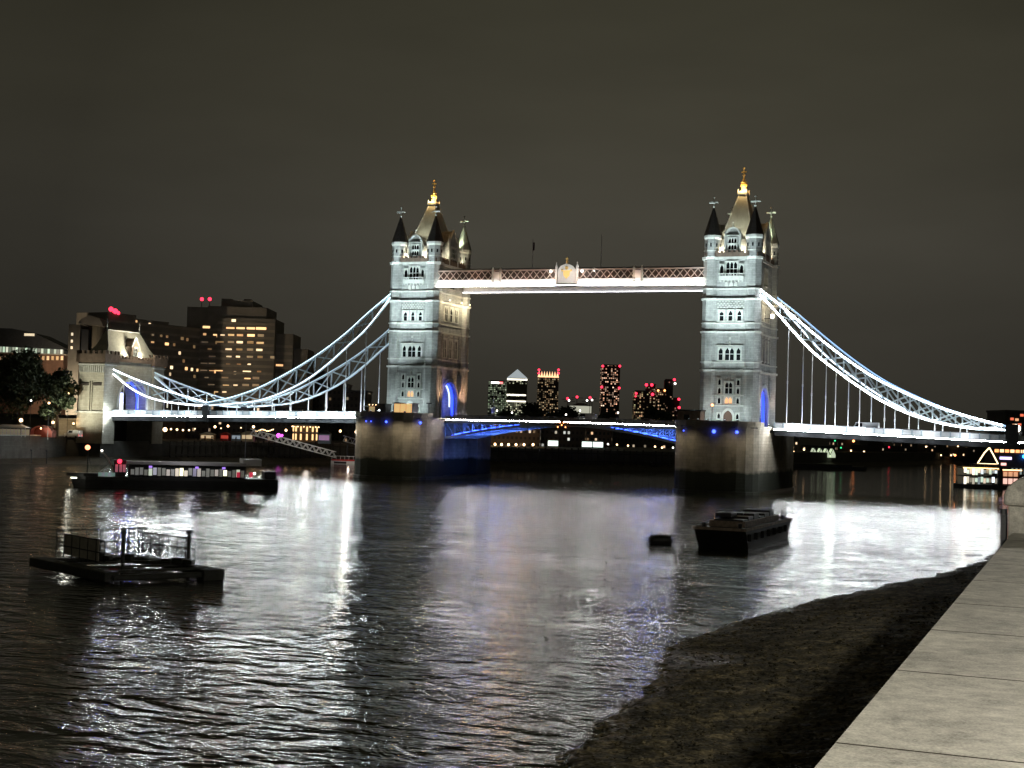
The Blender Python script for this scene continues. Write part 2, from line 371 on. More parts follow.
# south side: foreshore, embankment wall with parapet, promenade
def noise2(x, y): 
    from mathutils import noise as nz
    return nz.noise(Vector((x, y, 0.3)))
edge = [(-345, 104.5), (-300, 101.5), (-285, 99.4), (-276, 98.3), (-266, 97.7), (-259, 95.9), (-252, 94.6), (-241, 95.2), (-224, 97.7), (-208, 101), (-193, 104.6), (-180, 106.6), (-162, 108.2), (-120, 112.5), (-60, 115.5), (0, 117.8)]
def ex(y):
    for (y0, x0), (y1, x1) in zip(edge[:-1], edge[1:]):
        if y0 <= y <= y1: return x0 + (x1 - x0) * (y - y0) / (y1 - y0)
    return edge[-1][1]
from mathutils import noise as nz
BARS = [(102.6, -185, .5, 2.6, 1.6), (103.8, -173, .6, 2.8, 1.5), (99.9, -199, .5, 2.0, 1.3), (105.4, -160, .7, 2.6, 1.4)]
def fz(x, y):
    t_ = x - ex(y) + 0.8 * nz.noise(Vector((x * .25, y * .25, 0))) + 0.55 * nz.noise(Vector((x * .8, y * .8, 3))) + 0.25 * nz.noise(Vector((x * 2.6, y * 2.6, 7)))
    z = 0.10 * t_ if t_ > 0 else 0.10 * t_
    z += 0.22 * (1 - math.exp(-max(0, t_) / .5))
    d2 = math.dist((x, y), (97.4, -254.6))
    z -= 0.42 * math.exp(-(((x - 99.2) / 2.2) ** 2 + ((y + 255.5) / 4.0) ** 2))
    for bx, by, ba, bl, bw in BARS:
        u_ = (x - bx) * math.cos(ba) + (y - by) * math.sin(ba); v_ = -(x - bx) * math.sin(ba) + (y - by) * math.cos(ba)
        z += .34 * math.exp(-(u_ / bl) ** 2 - (v_ / bw) ** 2)
    if t_ > -.3: z += 0.10 * nz.noise(Vector((x * .8, y * .8, 5))) + 0.06 * nz.noise(Vector((x * 3, y * 3, 1))) + 0.035 * nz.noise(Vector((x * 11, y * 11, 2)))
    return z
ys = []; y = -345.0
while y < -2: ys.append(y); y += 0.16 if y < -250 else (0.35 if y < -180 else 1.4)
nx = 130
v = []; f = []
for y in ys:
    x0 = ex(y) - 4
    for i in range(nx + 1):
        x = x0 + (118.3 - x0) * i / nx; v.append((x, y, fz(x, y)))
for j in range(len(ys) - 1):
    for i in range(nx): a = j * (nx + 1) + i; f.append((a, a + 1, a + nx + 2, a + nx + 1))
me = bpy.data.meshes.new('foreshore'); me.from_pydata(v, [], f)
for p_ in me.polygons: p_.use_smooth = True
m, n, b = base_mat('shingle_and_weed'); L = n.links
geo = N(n, 'ShaderNodeNewGeometry')
vo = N(n, 'ShaderNodeTexVoronoi'); vo.inputs['Scale'].default_value = 4.5; L.new(geo.outputs['Position'], vo.inputs['Vector'])
no = N(n, 'ShaderNodeTexNoise'); no.inputs['Scale'].default_value = 0.8; no.inputs['Detail'].default_value = 8; no.inputs['Roughness'].default_value = 0.7; L.new(geo.outputs['Position'], no.inputs[0])
r = N(n, 'ShaderNodeValToRGB'); a = r.color_ramp.elements; a[0].position = 0.36; a[0].color = (0.016, 0.015, 0.009, 1); a[1].position = 0.66; a[1].color = (0.19, 0.155, 0.085, 1)
q = a.new(0.5); q.color = (0.065, 0.055, 0.030, 1)
L.new(no.outputs[0], r.inputs[0])
mx = N(n, 'ShaderNodeMixRGB', blend_type='MULTIPLY'); mx.inputs[0].default_value = 0.75
sc = N(n, 'ShaderNodeSeparateColor'); L.new(vo.outputs['Color'], sc.inputs[0])
mr_ = N(n, 'ShaderNodeMapRange'); mr_.inputs[3].default_value = 0.2; mr_.inputs[4].default_value = 1.9; L.new(sc.outputs[0], mr_.inputs[0])
L.new(r.outputs[0], mx.inputs[1]); L.new(mr_.outputs[0], mx.inputs[2]); L.new(mx.outputs[0], b.inputs['Base Color'])
bp = N(n, 'ShaderNodeBump'); bp.inputs['Strength'].default_value = 0.8; bp.inputs['Distance'].default_value = 0.12; L.new(vo.outputs['Distance'], bp.inputs['Height']); bp.invert = True
L.new(bp.outputs[0], b.inputs['Normal']); b.inputs['Specular IOR Level'].default_value = 0.4
sz_ = N(n, 'ShaderNodeSeparateXYZ'); L.new(geo.outputs['Position'], sz_.inputs[0])
mz_ = N(n, 'ShaderNodeMapRange'); mz_.inputs[1].default_value = 0.1; mz_.inputs[2].default_value = 0.55; mz_.inputs[3].default_value = 0.22; mz_.inputs[4].default_value = 0.9
L.new(sz_.outputs[2], mz_.inputs[0]); L.new(mz_.outputs[0], b.inputs['Roughness'])
me.materials.append(m); MUDS = m
o = bpy.data.objects.new('foreshore', me); C.objects.link(o); tag(o, kind='structure')
# loose stones and weed lumps strewn over it
st = MB()
for k in range(6500):
    y = random.uniform(-300, -222) if random.random() < .8 else random.uniform(-345, -170)
    x = random.uniform(ex(y) + .1, 117.5); z = fz(x, y); r_ = random.choice((.03, .04, .05, .06, .08, .12)) * random.uniform(.7, 1.4)
    i = len(st.v)
    for dx, dy, dz in ((1, 0, 0), (0, 1, 0), (-1, 0, 0), (0, -1, 0), (0, 0, .6), (0, 0, -.6)):
        st.v.append((x + r_ * (dx + random.uniform(-.3, .3)), y + r_ * (dy + random.uniform(-.3, .3)), z + r_ * .3 + r_ * dz))
    for a_, b_ in ((0, 1), (1, 2), (2, 3), (3, 0)): st.f += [(i + a_, i + b_, i + 4), (i + b_, i + a_, i + 5)]; st.uv += [None, None]
tag(st.build('shore_stones', MUDS), 'loose stones and weed strewn over the dark muddy foreshore', 'stones', kind='stuff')
# little surface flotsam in the middle of the river
# embankment wall
PAR = None
def granite(name, col, amp):
    m, n, b = base_mat(name); L = n.links
    t = N(n, 'ShaderNodeTexCoord')
    n1 = N(n, 'ShaderNodeTexNoise'); n1.inputs['Scale'].default_value = 1.6; n1.inputs['Detail'].default_value = 9; n1.inputs['Roughness'].default_value = 0.7
    n2 = N(n, 'ShaderNodeTexNoise'); n2.inputs['Scale'].default_value = 90; n2.inputs['Detail'].default_value = 3
    n3 = N(n, 'ShaderNodeTexNoise'); n3.inputs['Scale'].default_value = 11; n3.inputs['Detail'].default_value = 6; n3.inputs['Roughness'].default_value = 0.75
    for q in (n1, n2, n3): L.new(t.outputs['Object'], q.inputs[0])
    a1 = N(n, 'ShaderNodeMath', operation='ADD'); L.new(n1.outputs[0], a1.inputs[0]); L.new(n3.outputs[0], a1.inputs[1])
    a2 = N(n, 'ShaderNodeMath', operation='MULTIPLY_ADD'); a2.inputs[1].default_value = 0.6; L.new(n2.outputs[0], a2.inputs[0]); L.new(a1.outputs[0], a2.inputs[2])
    mr_ = N(n, 'ShaderNodeMapRange'); mr_.inputs[1].default_value = 1.0; mr_.inputs[2].default_value = 1.6; mr_.inputs[3].default_value = 1 - amp; mr_.inputs[4].default_value = 1 + amp * .6
    L.new(a2.outputs[0], mr_.inputs[0])
    mx = N(n, 'ShaderNodeMixRGB', blend_type='MULTIPLY'); mx.inputs[0].default_value = 1; mx.inputs[1].default_value = (*col, 1); L.new(mr_.outputs[0], mx.inputs[2])
    L.new(mx.outputs[0], b.inputs['Base Color']); b.inputs['Roughness'].default_value = 0.7
    bp = N(n, 'ShaderNodeBump'); bp.inputs['Strength'].default_value = 0.25; bp.inputs['Distance'].default_value = 0.01; L.new(n2.outputs[0], bp.inputs['Height']); L.new(bp.outputs[0], b.inputs['Normal'])
    return m
GRAN = granite('parapet_granite', (0.54, 0.52, 0.455), 0.62)
t = thing('embankment_wall', 'pale granite parapet with slab coping beside the viewer, running towards the river', 'wall', (118.4, -330, 0))
MB().box(-.45, .62, -60, 330, -1, 12.30).build('wall', WALLD, t)
yb = -14.0; k = 0
joints = [-344, -338, -334.72, -333.05, -331.55, -330.15, -328.5, -326.9, -325.3, -323.7, -322.42]
for a_, b_ in zip(joints[:-1], joints[1:]):
    MB().box(-.475, .78, a_ + 330 + .007, b_ + 330 - .007, 12.30 + .002, 12.5).build('coping_slab', GRAN, t)
MORT = mat('dirty_mortar', (.05, .045, .035), 1.0); MORT.node_tree.nodes['Principled BSDF'].inputs['Specular IOR Level'].default_value = 0
for b_ in joints[1:-1]: MB().box(-.472, .775, b_ + 330 - .0068, b_ + 330 + .0068, 12.302, 12.5007).build('mortar_joint', MORT, t)
MB().box(-.5, .78, -320.5 + 330, 320, 12.302, 12.5).build('coping', GRAN, t, bevel=0.012)
t = thing('gate_pillar', 'stout granite pillar with rounded cap at the end of the parapet', 'pillar', (118.42, -321.45, 12.3))
MB().box(-.55, .62, -.9, .9, 0, .50).build('shaft', GRAN, t, bevel=0.02)
cp = MB(); n_ = 10
ring = [( -.57 + .0, 0)]
prof = [(-.60, .502), (-.60, .62), (-.56, .72), (-.46, .80), (-.30, .86), (0.03, .89), (.36, .86), (.52, .80), (.62, .72), (.66, .62), (.66, .502)]
cp.extr(prof, 'y', -.95, .95); cp.build('cap', GRAN, t, bevel=0.04, smooth=False)
t = thing('mooring_bracket', 'dark steel bracket fixed to the river side of the wall by the pillar', 'bracket', (117.85, -322.2, 11.4))
MB().box(-.055, 0, -.2, .2, .4, 1.3).build('plate', DARKSTEEL, t)
MB().cyl(-.03, -.1, 1.3, 1.36, .04).build('cap', DARKSTEEL, t)
PAV = mat('promenade_paving', (0.25, 0.24, 0.21), 0.85, nscale=2.0)
g = MB(); g.box(119.05, 700, -900, -20, 10.9, 11.3); tag(g.build('promenade', PAV), kind='structure')
t = thing('street_lamp', 'tall promenade street lamp behind the viewer lighting the granite parapet', 'street lamp', (122.2, -342.5, 11.3))
MB().cyl(0, 0, 0, 6.0, .1, .06).build('post', DARKSTEEL, t)
MB().cyl(0, 0, 6.0, 6.12, .3, .3, 12).build('hood', DARKSTEEL, t)
MB().ball(0, 0, 5.75, .2).build('lamp_globe', emat('street_globe', (1.0, 0.86, 0.62), 12), t)
light('POINT', (0, 0, 5.35), 9000, (1.0, 0.94, 0.80), radius=.25, parent=t)

for k_, yy in enumerate((-309, -279, -249)):  # unseen lamps added along the promenade to brighten the foreshore
    c_ = copy_tree(t); c_.location = (122.2, yy, 11.3); c_['label'] = 'added unseen lamp further along the wall, %s beyond the granite pillar' % ORD[k_]
    c_['group'] = 'promenade street lamps'
    for q_ in kids(c_):
        if q_.type == 'LIGHT': q_.data = q_.data.copy(); q_.data.energy = 6000
t['group'] = 'promenade street lamps'
# ------------------------------------------------------------------ bridge towers (local z = 0 at the pier top)
DECK = 15.3
def arch_pts(hw, z0, zs, zt, n=8):
    """pointed arch outline from (-hw,z0) up and over to (hw,z0)"""
    pts = [(-hw, z0), (-hw, zs)]
    R_ = (hw * hw + (zt - zs) ** 2) / (2 * hw)
    for k in range(1, n):
        a_ = math.asin(min(1, (zt - zs) / R_)) * k / n
        pts.append((-hw + R_ - R_ * math.cos(a_), zs + R_ * math.sin(a_)))
    pts.append((0, zt))
    return pts + [(-x, z) for x, z in pts[::-1][1:]]
def wnd(par, cx, z0, z1, w_, lights=1, y=-11.0, face='y', glass=None, frame=TRIM, fw=.18, arched=True):
    """a window: pale stone frame (with mullions) standing proud of the wall, panes as its child"""
    sgn = -1 if y < 0 else 1
    fr = MB(); hw = w_ / 2; zs = z1 - (w_ / lights * .5 if arched else 0)
    def B(a, b_, d0, d1, za, zb):
        if face == 'y': fr.box(cx + a, cx + b_, min(y + sgn * d0, y + sgn * d1), max(y + sgn * d0, y + sgn * d1), za, zb)
        else: fr.box(min(y + sgn * d0, y + sgn * d1), max(y + sgn * d0, y + sgn * d1), cx + a, cx + b_, za, zb)
    B(-hw - fw, -hw, 0, .22, z0, z1); B(hw, hw + fw, 0, .22, z0, z1); B(-hw - fw * 1.6, hw + fw * 1.6, 0, .30, z0 - .18, z0 - .002); B(-hw - fw, hw + fw, 0, .26, z1 + .002, z1 + .25)
    lw = w_ / lights
    for k in range(1, lights): B(-hw + k * lw - .07, -hw + k * lw + .07, 0.01, .16, z0, z1 - .002)
    if z1 - z0 > 2: B(-hw, hw, 0.012, .12, (z0 + z1) / 2 - .06, (z0 + z1) / 2 + .06)
    if arched:
        for k in range(lights):
            c0 = -hw + (k + .5) * lw
            for sd in (-1, 1):
                q = [(c0 + sd * lw / 2, z1 - .004), (c0 + sd * lw / 2, z1 - lw * .75), (c0 + sd * .02, z1 - .004)]
                if face == 'y': fr.extr([(cx + a_, z) for a_, z in q], 'y', y + sgn * .02, y + sgn * .12)
                else: fr.extr([(cx + a_, z) for a_, z in q], 'x', y + sgn * .02, y + sgn * .12)
    o = fr.build('window', frame, par)
    p_ = MB()
    if face == 'y': p_.box(cx - hw, cx + hw, min(y, y + sgn * .012), max(y, y + sgn * .012), z0, z1)
    else: p_.box(min(y, y + sgn * .012), max(y, y + sgn * .012), cx - hw, cx + hw, z0, z1)
    p_.build('pane', glass or GLASSD, o)
    return o
def make_tower(loc, label):
    t = thing('bridge_tower', label, 'tower', loc)
    FX, FY, TX, TY = 5.9, 10.2, 4.95, 8.93
    # --- storeys
    b0 = MB()
    ar = arch_pts(4.7, -.2, 4.5, 9.3)
    outline = [(-FY, -.2)] + ar + [(FY, -.2), (FY, 12.7), (-FY, 12.7)]
    b0.extr(outline, 'x', -FX, FX)
    b0.build('lower_wall', STONE, t)
    for nm, z0, z1 in (('middle_wall', 12.7, 24.0), ('upper_wall', 24.0, 32.1), ('top_wall', 32.1, 39.4)):
        MB().box(-FX, FX, -FY, FY, z0, z1).build(nm, STONE, t)
    # --- string courses and cornices, running round turrets too
    def ring(z0, z1, d):
        q = MB().box(-FX - d, FX + d, -FY - d, FY + d, z0, z1)
        for sx in (-1, 1):
            for sy in (-1, 1): q.cyl(sx * TX, sy * TY, z0 + .01, z1 - .01, 2.12 + d, 2.12 + d * 1.15)
        return q
    for z0, z1, d in ((12.6, 13.1, .34), (14.65, 14.95, .18), (21.6, 22.05, .34), (23.75, 24.05, .2), (29.3, 29.75, .34), (31.8, 32.15, .2)):
        ring(z0, z1, d).build('string_course', TRIM, t)
    ring(38.9, 39.5, .3).build('cornice', TRIM, t)
    # --- parapet with merlons
    q = MB()
    for a0, a1, c0, c1 in ((-FX - .3, FX + .3, -FY - .35, -FY + .15), (-FX - .3, FX + .3, FY - .15, FY + .35), (-FX - .35, -FX + .15, -FY + .16, FY - .16), (FX - .15, FX + .35, -FY + .16, FY - .16)): q.box(a0, a1, c0, c1, 39.5, 40.5)
    for k in range(7):
        for sy in (-1, 1): x = -3.6 + k * 1.2; q.box(x - .35, x + .35, sy * (FY + .1) - .2, sy * (FY + .1) + .2, 40.5, 41.0)
    for k in range(11):
        for sx in (-1, 1): y = -6.5 + k * 1.3; q.box(sx * (FX + .1) - .2, sx * (FX + .1) + .2, y - .38, y + .38, 40.5, 41.0)
    q.build('parapet', PARAPET, t)
    # --- four corner turrets
    for sx in (-1, 1):
        for sy in (-1, 1):
            cx, cyy = sx * TX, sy * TY
            s_ = MB(); s_.cyl(cx, cyy, -.2, 38.9, 2.16, 2.10)
            s_.cyl(cx, cyy, 39.5, 43.9, 1.95)
            tt = s_.build('corner_turret', STONE, t)
            q = MB(); q.cyl(cx, cyy, 43.7, 44.1, 1.98, 2.15); q.cyl(cx, cyy, 44.1, 44.65, 2.15); q.cyl(cx, cyy, 40.9, 41.1, 2.08)
            q.build('turret_cornice', TRIM, tt)
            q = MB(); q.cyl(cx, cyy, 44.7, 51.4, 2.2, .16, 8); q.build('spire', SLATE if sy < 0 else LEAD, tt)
            for k in range(8):
                a_ = 2 * PI * k / 8; MB().box(cx + 1.78 * math.cos(a_) - .16, cx + 1.78 * math.cos(a_) + .16, cyy + 1.78 * math.sin(a_) - .16, cyy + 1.78 * math.sin(a_) + .16, 41.9, 42.7).build('slit_window', GLASSD, tt)
            q = MB(); q.cyl(cx, cyy, 51.3, 53.7, .10, .07); q.ball(cx, cyy, 51.5, .28); q.box(cx - .95, cx + .95, cyy - .12, cyy + .12, 52.35, 52.7)
            q.box(cx - .12, cx + .12, cyy - .6, cyy + .6, 52.36, 52.69); q.ball(cx, cyy, 53.7, .26); q.ball(cx - .95, cyy, 52.52, .24); q.ball(cx + .95, cyy, 52.52, .24)
            q.build('finial', TRIM, tt)
            for zz in (-.2,): MB().cyl(cx, cyy, -.2, 1.4, 2.45, 2.3).build('turret_base', STONE, tt)
    # --- central roof, with platform, crown and gilded finial
    MB().box(-4.9, 4.9, -8.5, 8.5, 39.45, 43.9).build('attic', STONE, t)
    q = MB(); q.prism([(-4.5, -6.8), (4.5, -6.8), (4.5, 6.8), (-4.5, 6.8)], 43.9, 47.0, [(-3.1, -4.6), (3.1, -4.6), (3.1, 4.6), (-3.1, 4.6)])
    q.prism([(-3.1, -4.6), (3.1, -4.6), (3.1, 4.6), (-3.1, 4.6)], 47.0, 55.6, [(-.85, -1.0), (.85, -1.0), (.85, 1.0), (-.85, 1.0)])
    rf = q.build('roof', LEAD, t)
    q = MB(); q.box(-1.2, 1.2, -1.3, 1.3, 55.6, 55.95)
    for sx in (-1, 1):
        for sy in (-1, 1): q.cyl(sx * 1.05, sy * 1.15, 55.95, 56.9, .2, .1)
    q.box(-1.1, 1.1, -1.2, 1.2, 56.0, 56.35); q.build('roof_platform', TRIM, rf)
    q = MB(); q.cyl(0, 0, 56.35, 57.4, .7, .5); q.ball(0, 0, 57.9, .85, sz=.8); q.cyl(0, 0, 58.4, 59.5, .5, .28)
    for k in range(6): a_ = PI * k / 3; q.ball(.55 * math.cos(a_), .55 * math.sin(a_), 58.6, .22)
    q.cyl(0, 0, 59.3, 62.1, .2, .12); q.ball(0, 0, 60.4, .36); q.box(-.6, .6, -.15, .15, 61.0, 61.35); q.ball(0, 0, 62.1, .28)
    q.build('gilded_finial', GOLD, rf)
    for sx, sy in ((-1, -1), (1, -1), (1, 1), (-1, 1)):       # pale hip ribs
        pass
    q = MB()
    for sx in (-1, 1):
        for sy in (-1, 1): q.beam((sx * 3.1, sy * 4.6, 47.0), (sx * .85, sy * 1.0, 55.6), .22)
    q.build('roof_ribs', TRIM, rf)
    # --- gabled dormers: river faces
    for sy in (-1, 1):
        yf = sy * 10.0
        q = MB(); pts = [(-1.6, 39.5), (-1.6, 44.3)] + [(-1.6 * math.cos(a_ * PI / 10), 44.3 + 1.9 * math.sin(a_ * PI / 10)) for a_ in range(1, 10)] + [(1.6, 44.3), (1.6, 39.5)]
        q.extr(pts, 'y', yf, yf - sy * 6.5); gb = q.build('gable', STONE, t)
        q = MB()
        for sx in (-1, 1):
            q.cyl(sx * 1.75, yf, 39.5, 44.9, .26); q.cyl(sx * 1.75, yf, 44.9, 46.0, .30, .05)
        for a_ in range(10):
            p0 = (-1.65 * math.cos(a_ * PI / 10), yf, 44.35 + 2.05 * math.sin(a_ * PI / 10)); p1 = (-1.65 * math.cos((a_ + 1) * PI / 10), yf, 44.35 + 2.05 * math.sin((a_ + 1) * PI / 10)); q.beam(p0, p1, .5, .3)
        q.cyl(0, yf, 46.4, 47.5, .18, .05); q.ball(0, yf, 47.6, .2); q.box(-1.6, 1.6, yf - .3, yf + .3, 44.35, 44.6)
        q.build('gable_trim', TRIM, gb)
        for zz in (41.5, 43.0):
            wnd(t, 0, zz - .3, zz + .85, 1.9, 3, y=yf + sy * .0)
    # side dormers
    for sx in (-1, 1):
        xf = sx * 6.0
        q = MB(); pts = [(-2.4, 39.5), (-2.4, 45.5), (0, 48.6), (2.4, 45.5), (2.4, 39.5)]
        q.extr(pts, 'x', xf, xf - sx * 4.0); gb = q.build('gable', STONE, t)
        q = MB()
        for s_ in (-1, 1): q.cyl(xf, s_ * 2.6, 39.5, 46.0, .4); q.cyl(xf, s_ * 2.6, 46.0, 47.4, .42, .05)
        q.beam((xf, -2.5, 45.5), (xf, 0, 48.8), .5, .3); q.beam((xf, 2.5, 45.5), (xf, 0, 48.8), .5, .3); q.build('gable_trim', TRIM, gb)
        wnd(t, 0, 41.5, 44.2, 2.6, 3, y=xf, face='x')
    # --- river face dressing, both ends
    for sy in (-1, 1):
        yf = sy * FY
        def Wd(cx, z0, z1, w_, l=1, g=None): wnd(t, cx, z0, z1, w_, l, y=yf, glass=g)
        # top storey: bay window with balcony
        MB().box(-2.9, 2.9, min(yf, yf + sy * .55), max(yf, yf + sy * .55), 34.0, 35.0).build('balcony', TRIM, t)
        q = MB()
        for k in range(9): q.box(-2.7 + k * .66 - .1, -2.7 + k * .66 + .1, min(yf + sy * .3, yf + sy * .5), max(yf + sy * .3, yf + sy * .5), 35.0, 35.45)
        q.box(-2.9, 2.9, min(yf + sy * .28, yf + sy * .55), max(yf + sy * .28, yf + sy * .55), 35.45, 35.6)
        q.build('balustrade', TRIM, t)
        wnd(t, 0, 35.0, 38.3, 2.6, 3, y=yf); wnd(t, -2.35, 35.6, 37.6, .8, 1, y=yf); wnd(t, 2.35, 35.6, 37.6, .8, 1, y=yf)
        q = MB()
        for k in range(3): q.extr([(x - 1.1 + k * 1.1, z) for x, z in arch_pts(.42, 32.5, 33.0, 33.6, 3)], 'y', yf, yf + sy * .35)
        for k in range(7): q.box(-2.6 + k * .87 - .14, -2.6 + k * .87 + .14, min(yf, yf + sy * .4), max(yf, yf + sy * .4), 33.6, 34.0)
        q.build('carved_niches', TRIM, t)
        # third storey: diaper blocks over three lancets
        q = MB()
        for r_ in range(4):
            for k in range(9):
                x = -3.0 + k * .75 + (.37 if r_ % 2 else 0)
                if x < 3.3: q.box(x - .22, x + .16, min(yf, yf + sy * .14), max(yf, yf + sy * .14), 27.55 + r_ * .45, 27.8 + r_ * .45)
        q.build('diaper_blocks', TRIM, t)
        for k in (-1, 0, 1): wnd(t, k * 2.1, 24.5, 26.9, .95, 1, y=yf, fw=.3)
        # second storey: four-light window group
        wnd(t, 0, 15.3, 18.2, 2.1, 2, y=yf, fw=.3); wnd(t, -2.1, 15.3, 18.2, .95, 1, y=yf, fw=.25); wnd(t, 2.1, 15.3, 18.2, .95, 1, y=yf, fw=.25)
        q = MB(); q.box(-3.1, 3.1, min(yf, yf + sy * .3), max(yf, yf + sy * .3), 18.55, 18.8); q.cyl(0, yf + sy * .1, 18.8, 19.8, .3, .04); q.box(-.25, .25, min(yf, yf + sy * .2), max(yf, yf + sy * .2), 20.1, 20.7); q.build('hood_mould', TRIM, t)
        # ground storey
        wnd(t, 0, 7.5, 10.2, 1.7, 2, y=yf, fw=.3); wnd(t, 0, 5.2, 6.7, 1.7, 2, y=yf, glass=WARMGLASS)
        for sx in (-1, 1):
            for z0, z1 in ((9.5, 10.9), (7.5, 8.9), (5.2, 6.6), (1.6, 2.9)): wnd(t, sx * 2.2, z0, z1, .65, 1, y=yf)
        q = MB(); q.box(-3.6, 3.6, min(yf, yf + sy * .2), max(yf, yf + sy * .2), 4.6, 4.85); q.box(-3.6, 3.6, min(yf, yf + sy * .2), max(yf, yf + sy * .2), 7.0, 7.2)
        q.cyl(0, yf + sy * .1, 10.5, 11.9, .3, .05); q.build('string_moulding', TRIM, t)
        q = MB(); ap = arch_pts(1.5, 0, 2.2, 4.2); ip = arch_pts(1.1, 0, 2.0, 3.6); q.extr(ap[:] + ip[::-1], 'y', yf, yf + sy * .4); dr = q.build('doorway', TRIM, t)
        q = MB(); q.extr(arch_pts(1.1, 0, 2.0, 3.6), 'y', yf, yf + sy * .05); q.build('door', mat('brown_door', (0.10, 0.05, 0.03), .6), dr)
    # --- road faces: arch mouldings, corbels, lancets
    for sx in (-1, 1):
        xf = sx * FX
        nn_ = 0
        a1 = arch_pts(5.5, 0, 4.6, 10.2); a2 = arch_pts(4.75, 0, 4.5, 9.35)
        q = MB(); q.extr(a1 + a2[::-1], 'x', xf, xf + sx * .45); q.build('arch_moulding', TRIM, t)
        for sy in (-1, 1):
            q = MB(); q.cyl(xf + sx * .2, sy * 6.0, 5.5, 7.5, .15, .85); q.cyl(xf + sx * .2, sy * 6.0, 7.5, 11.0, .85); q.cyl(xf + sx * .2, sy * 6.0, 11.0, 12.4, .9, .1); q.build('bartizan', STONE, t)
        for y in (-3.4, 0, 3.4):
            wnd(t, y, 15.6, 20.4, 1.8, 2, y=xf, face='x', fw=.4)
        for y in (-5.2, -1.7, 1.7, 5.2): MB().box(min(xf, xf + sx * .5), max(xf, xf + sx * .5), y - .3, y + .3, 15.0, 21.5).build('buttress', STONE, t)
        for y in (-3.2, 3.2):
            wnd(t, y, 25.0, 28.6, 2.0, 2, y=xf, face='x', fw=.35)
        wnd(t, 0, 25.0, 28.6, 1.6, 1, y=xf, face='x', fw=.35)
        wnd(t, 0, 33.5, 37.5, 3.0, 3, y=xf, face='x', fw=.3)
        q = MB()
        for k in range(15): q.box(min(xf, xf + sx * .3), max(xf, xf + sx * .3), -6.1 + k * .87 - .15, -6.1 + k * .87 + .15, 21.0, 21.6)
        q.build('corbel_table', TRIM, t)
    return t
T_S = make_tower((41, 0, DECK), 'right hand stone bridge tower with four spired corner turrets, nearest the pale parapet')
T_N = copy_tree(T_S); T_N.location = (-41, 0, DECK); T_N['label'] = 'left hand stone bridge tower, blue lit arch on its visible road side'
for o in (T_S, T_N): o['group'] = 'towers of the bridge'

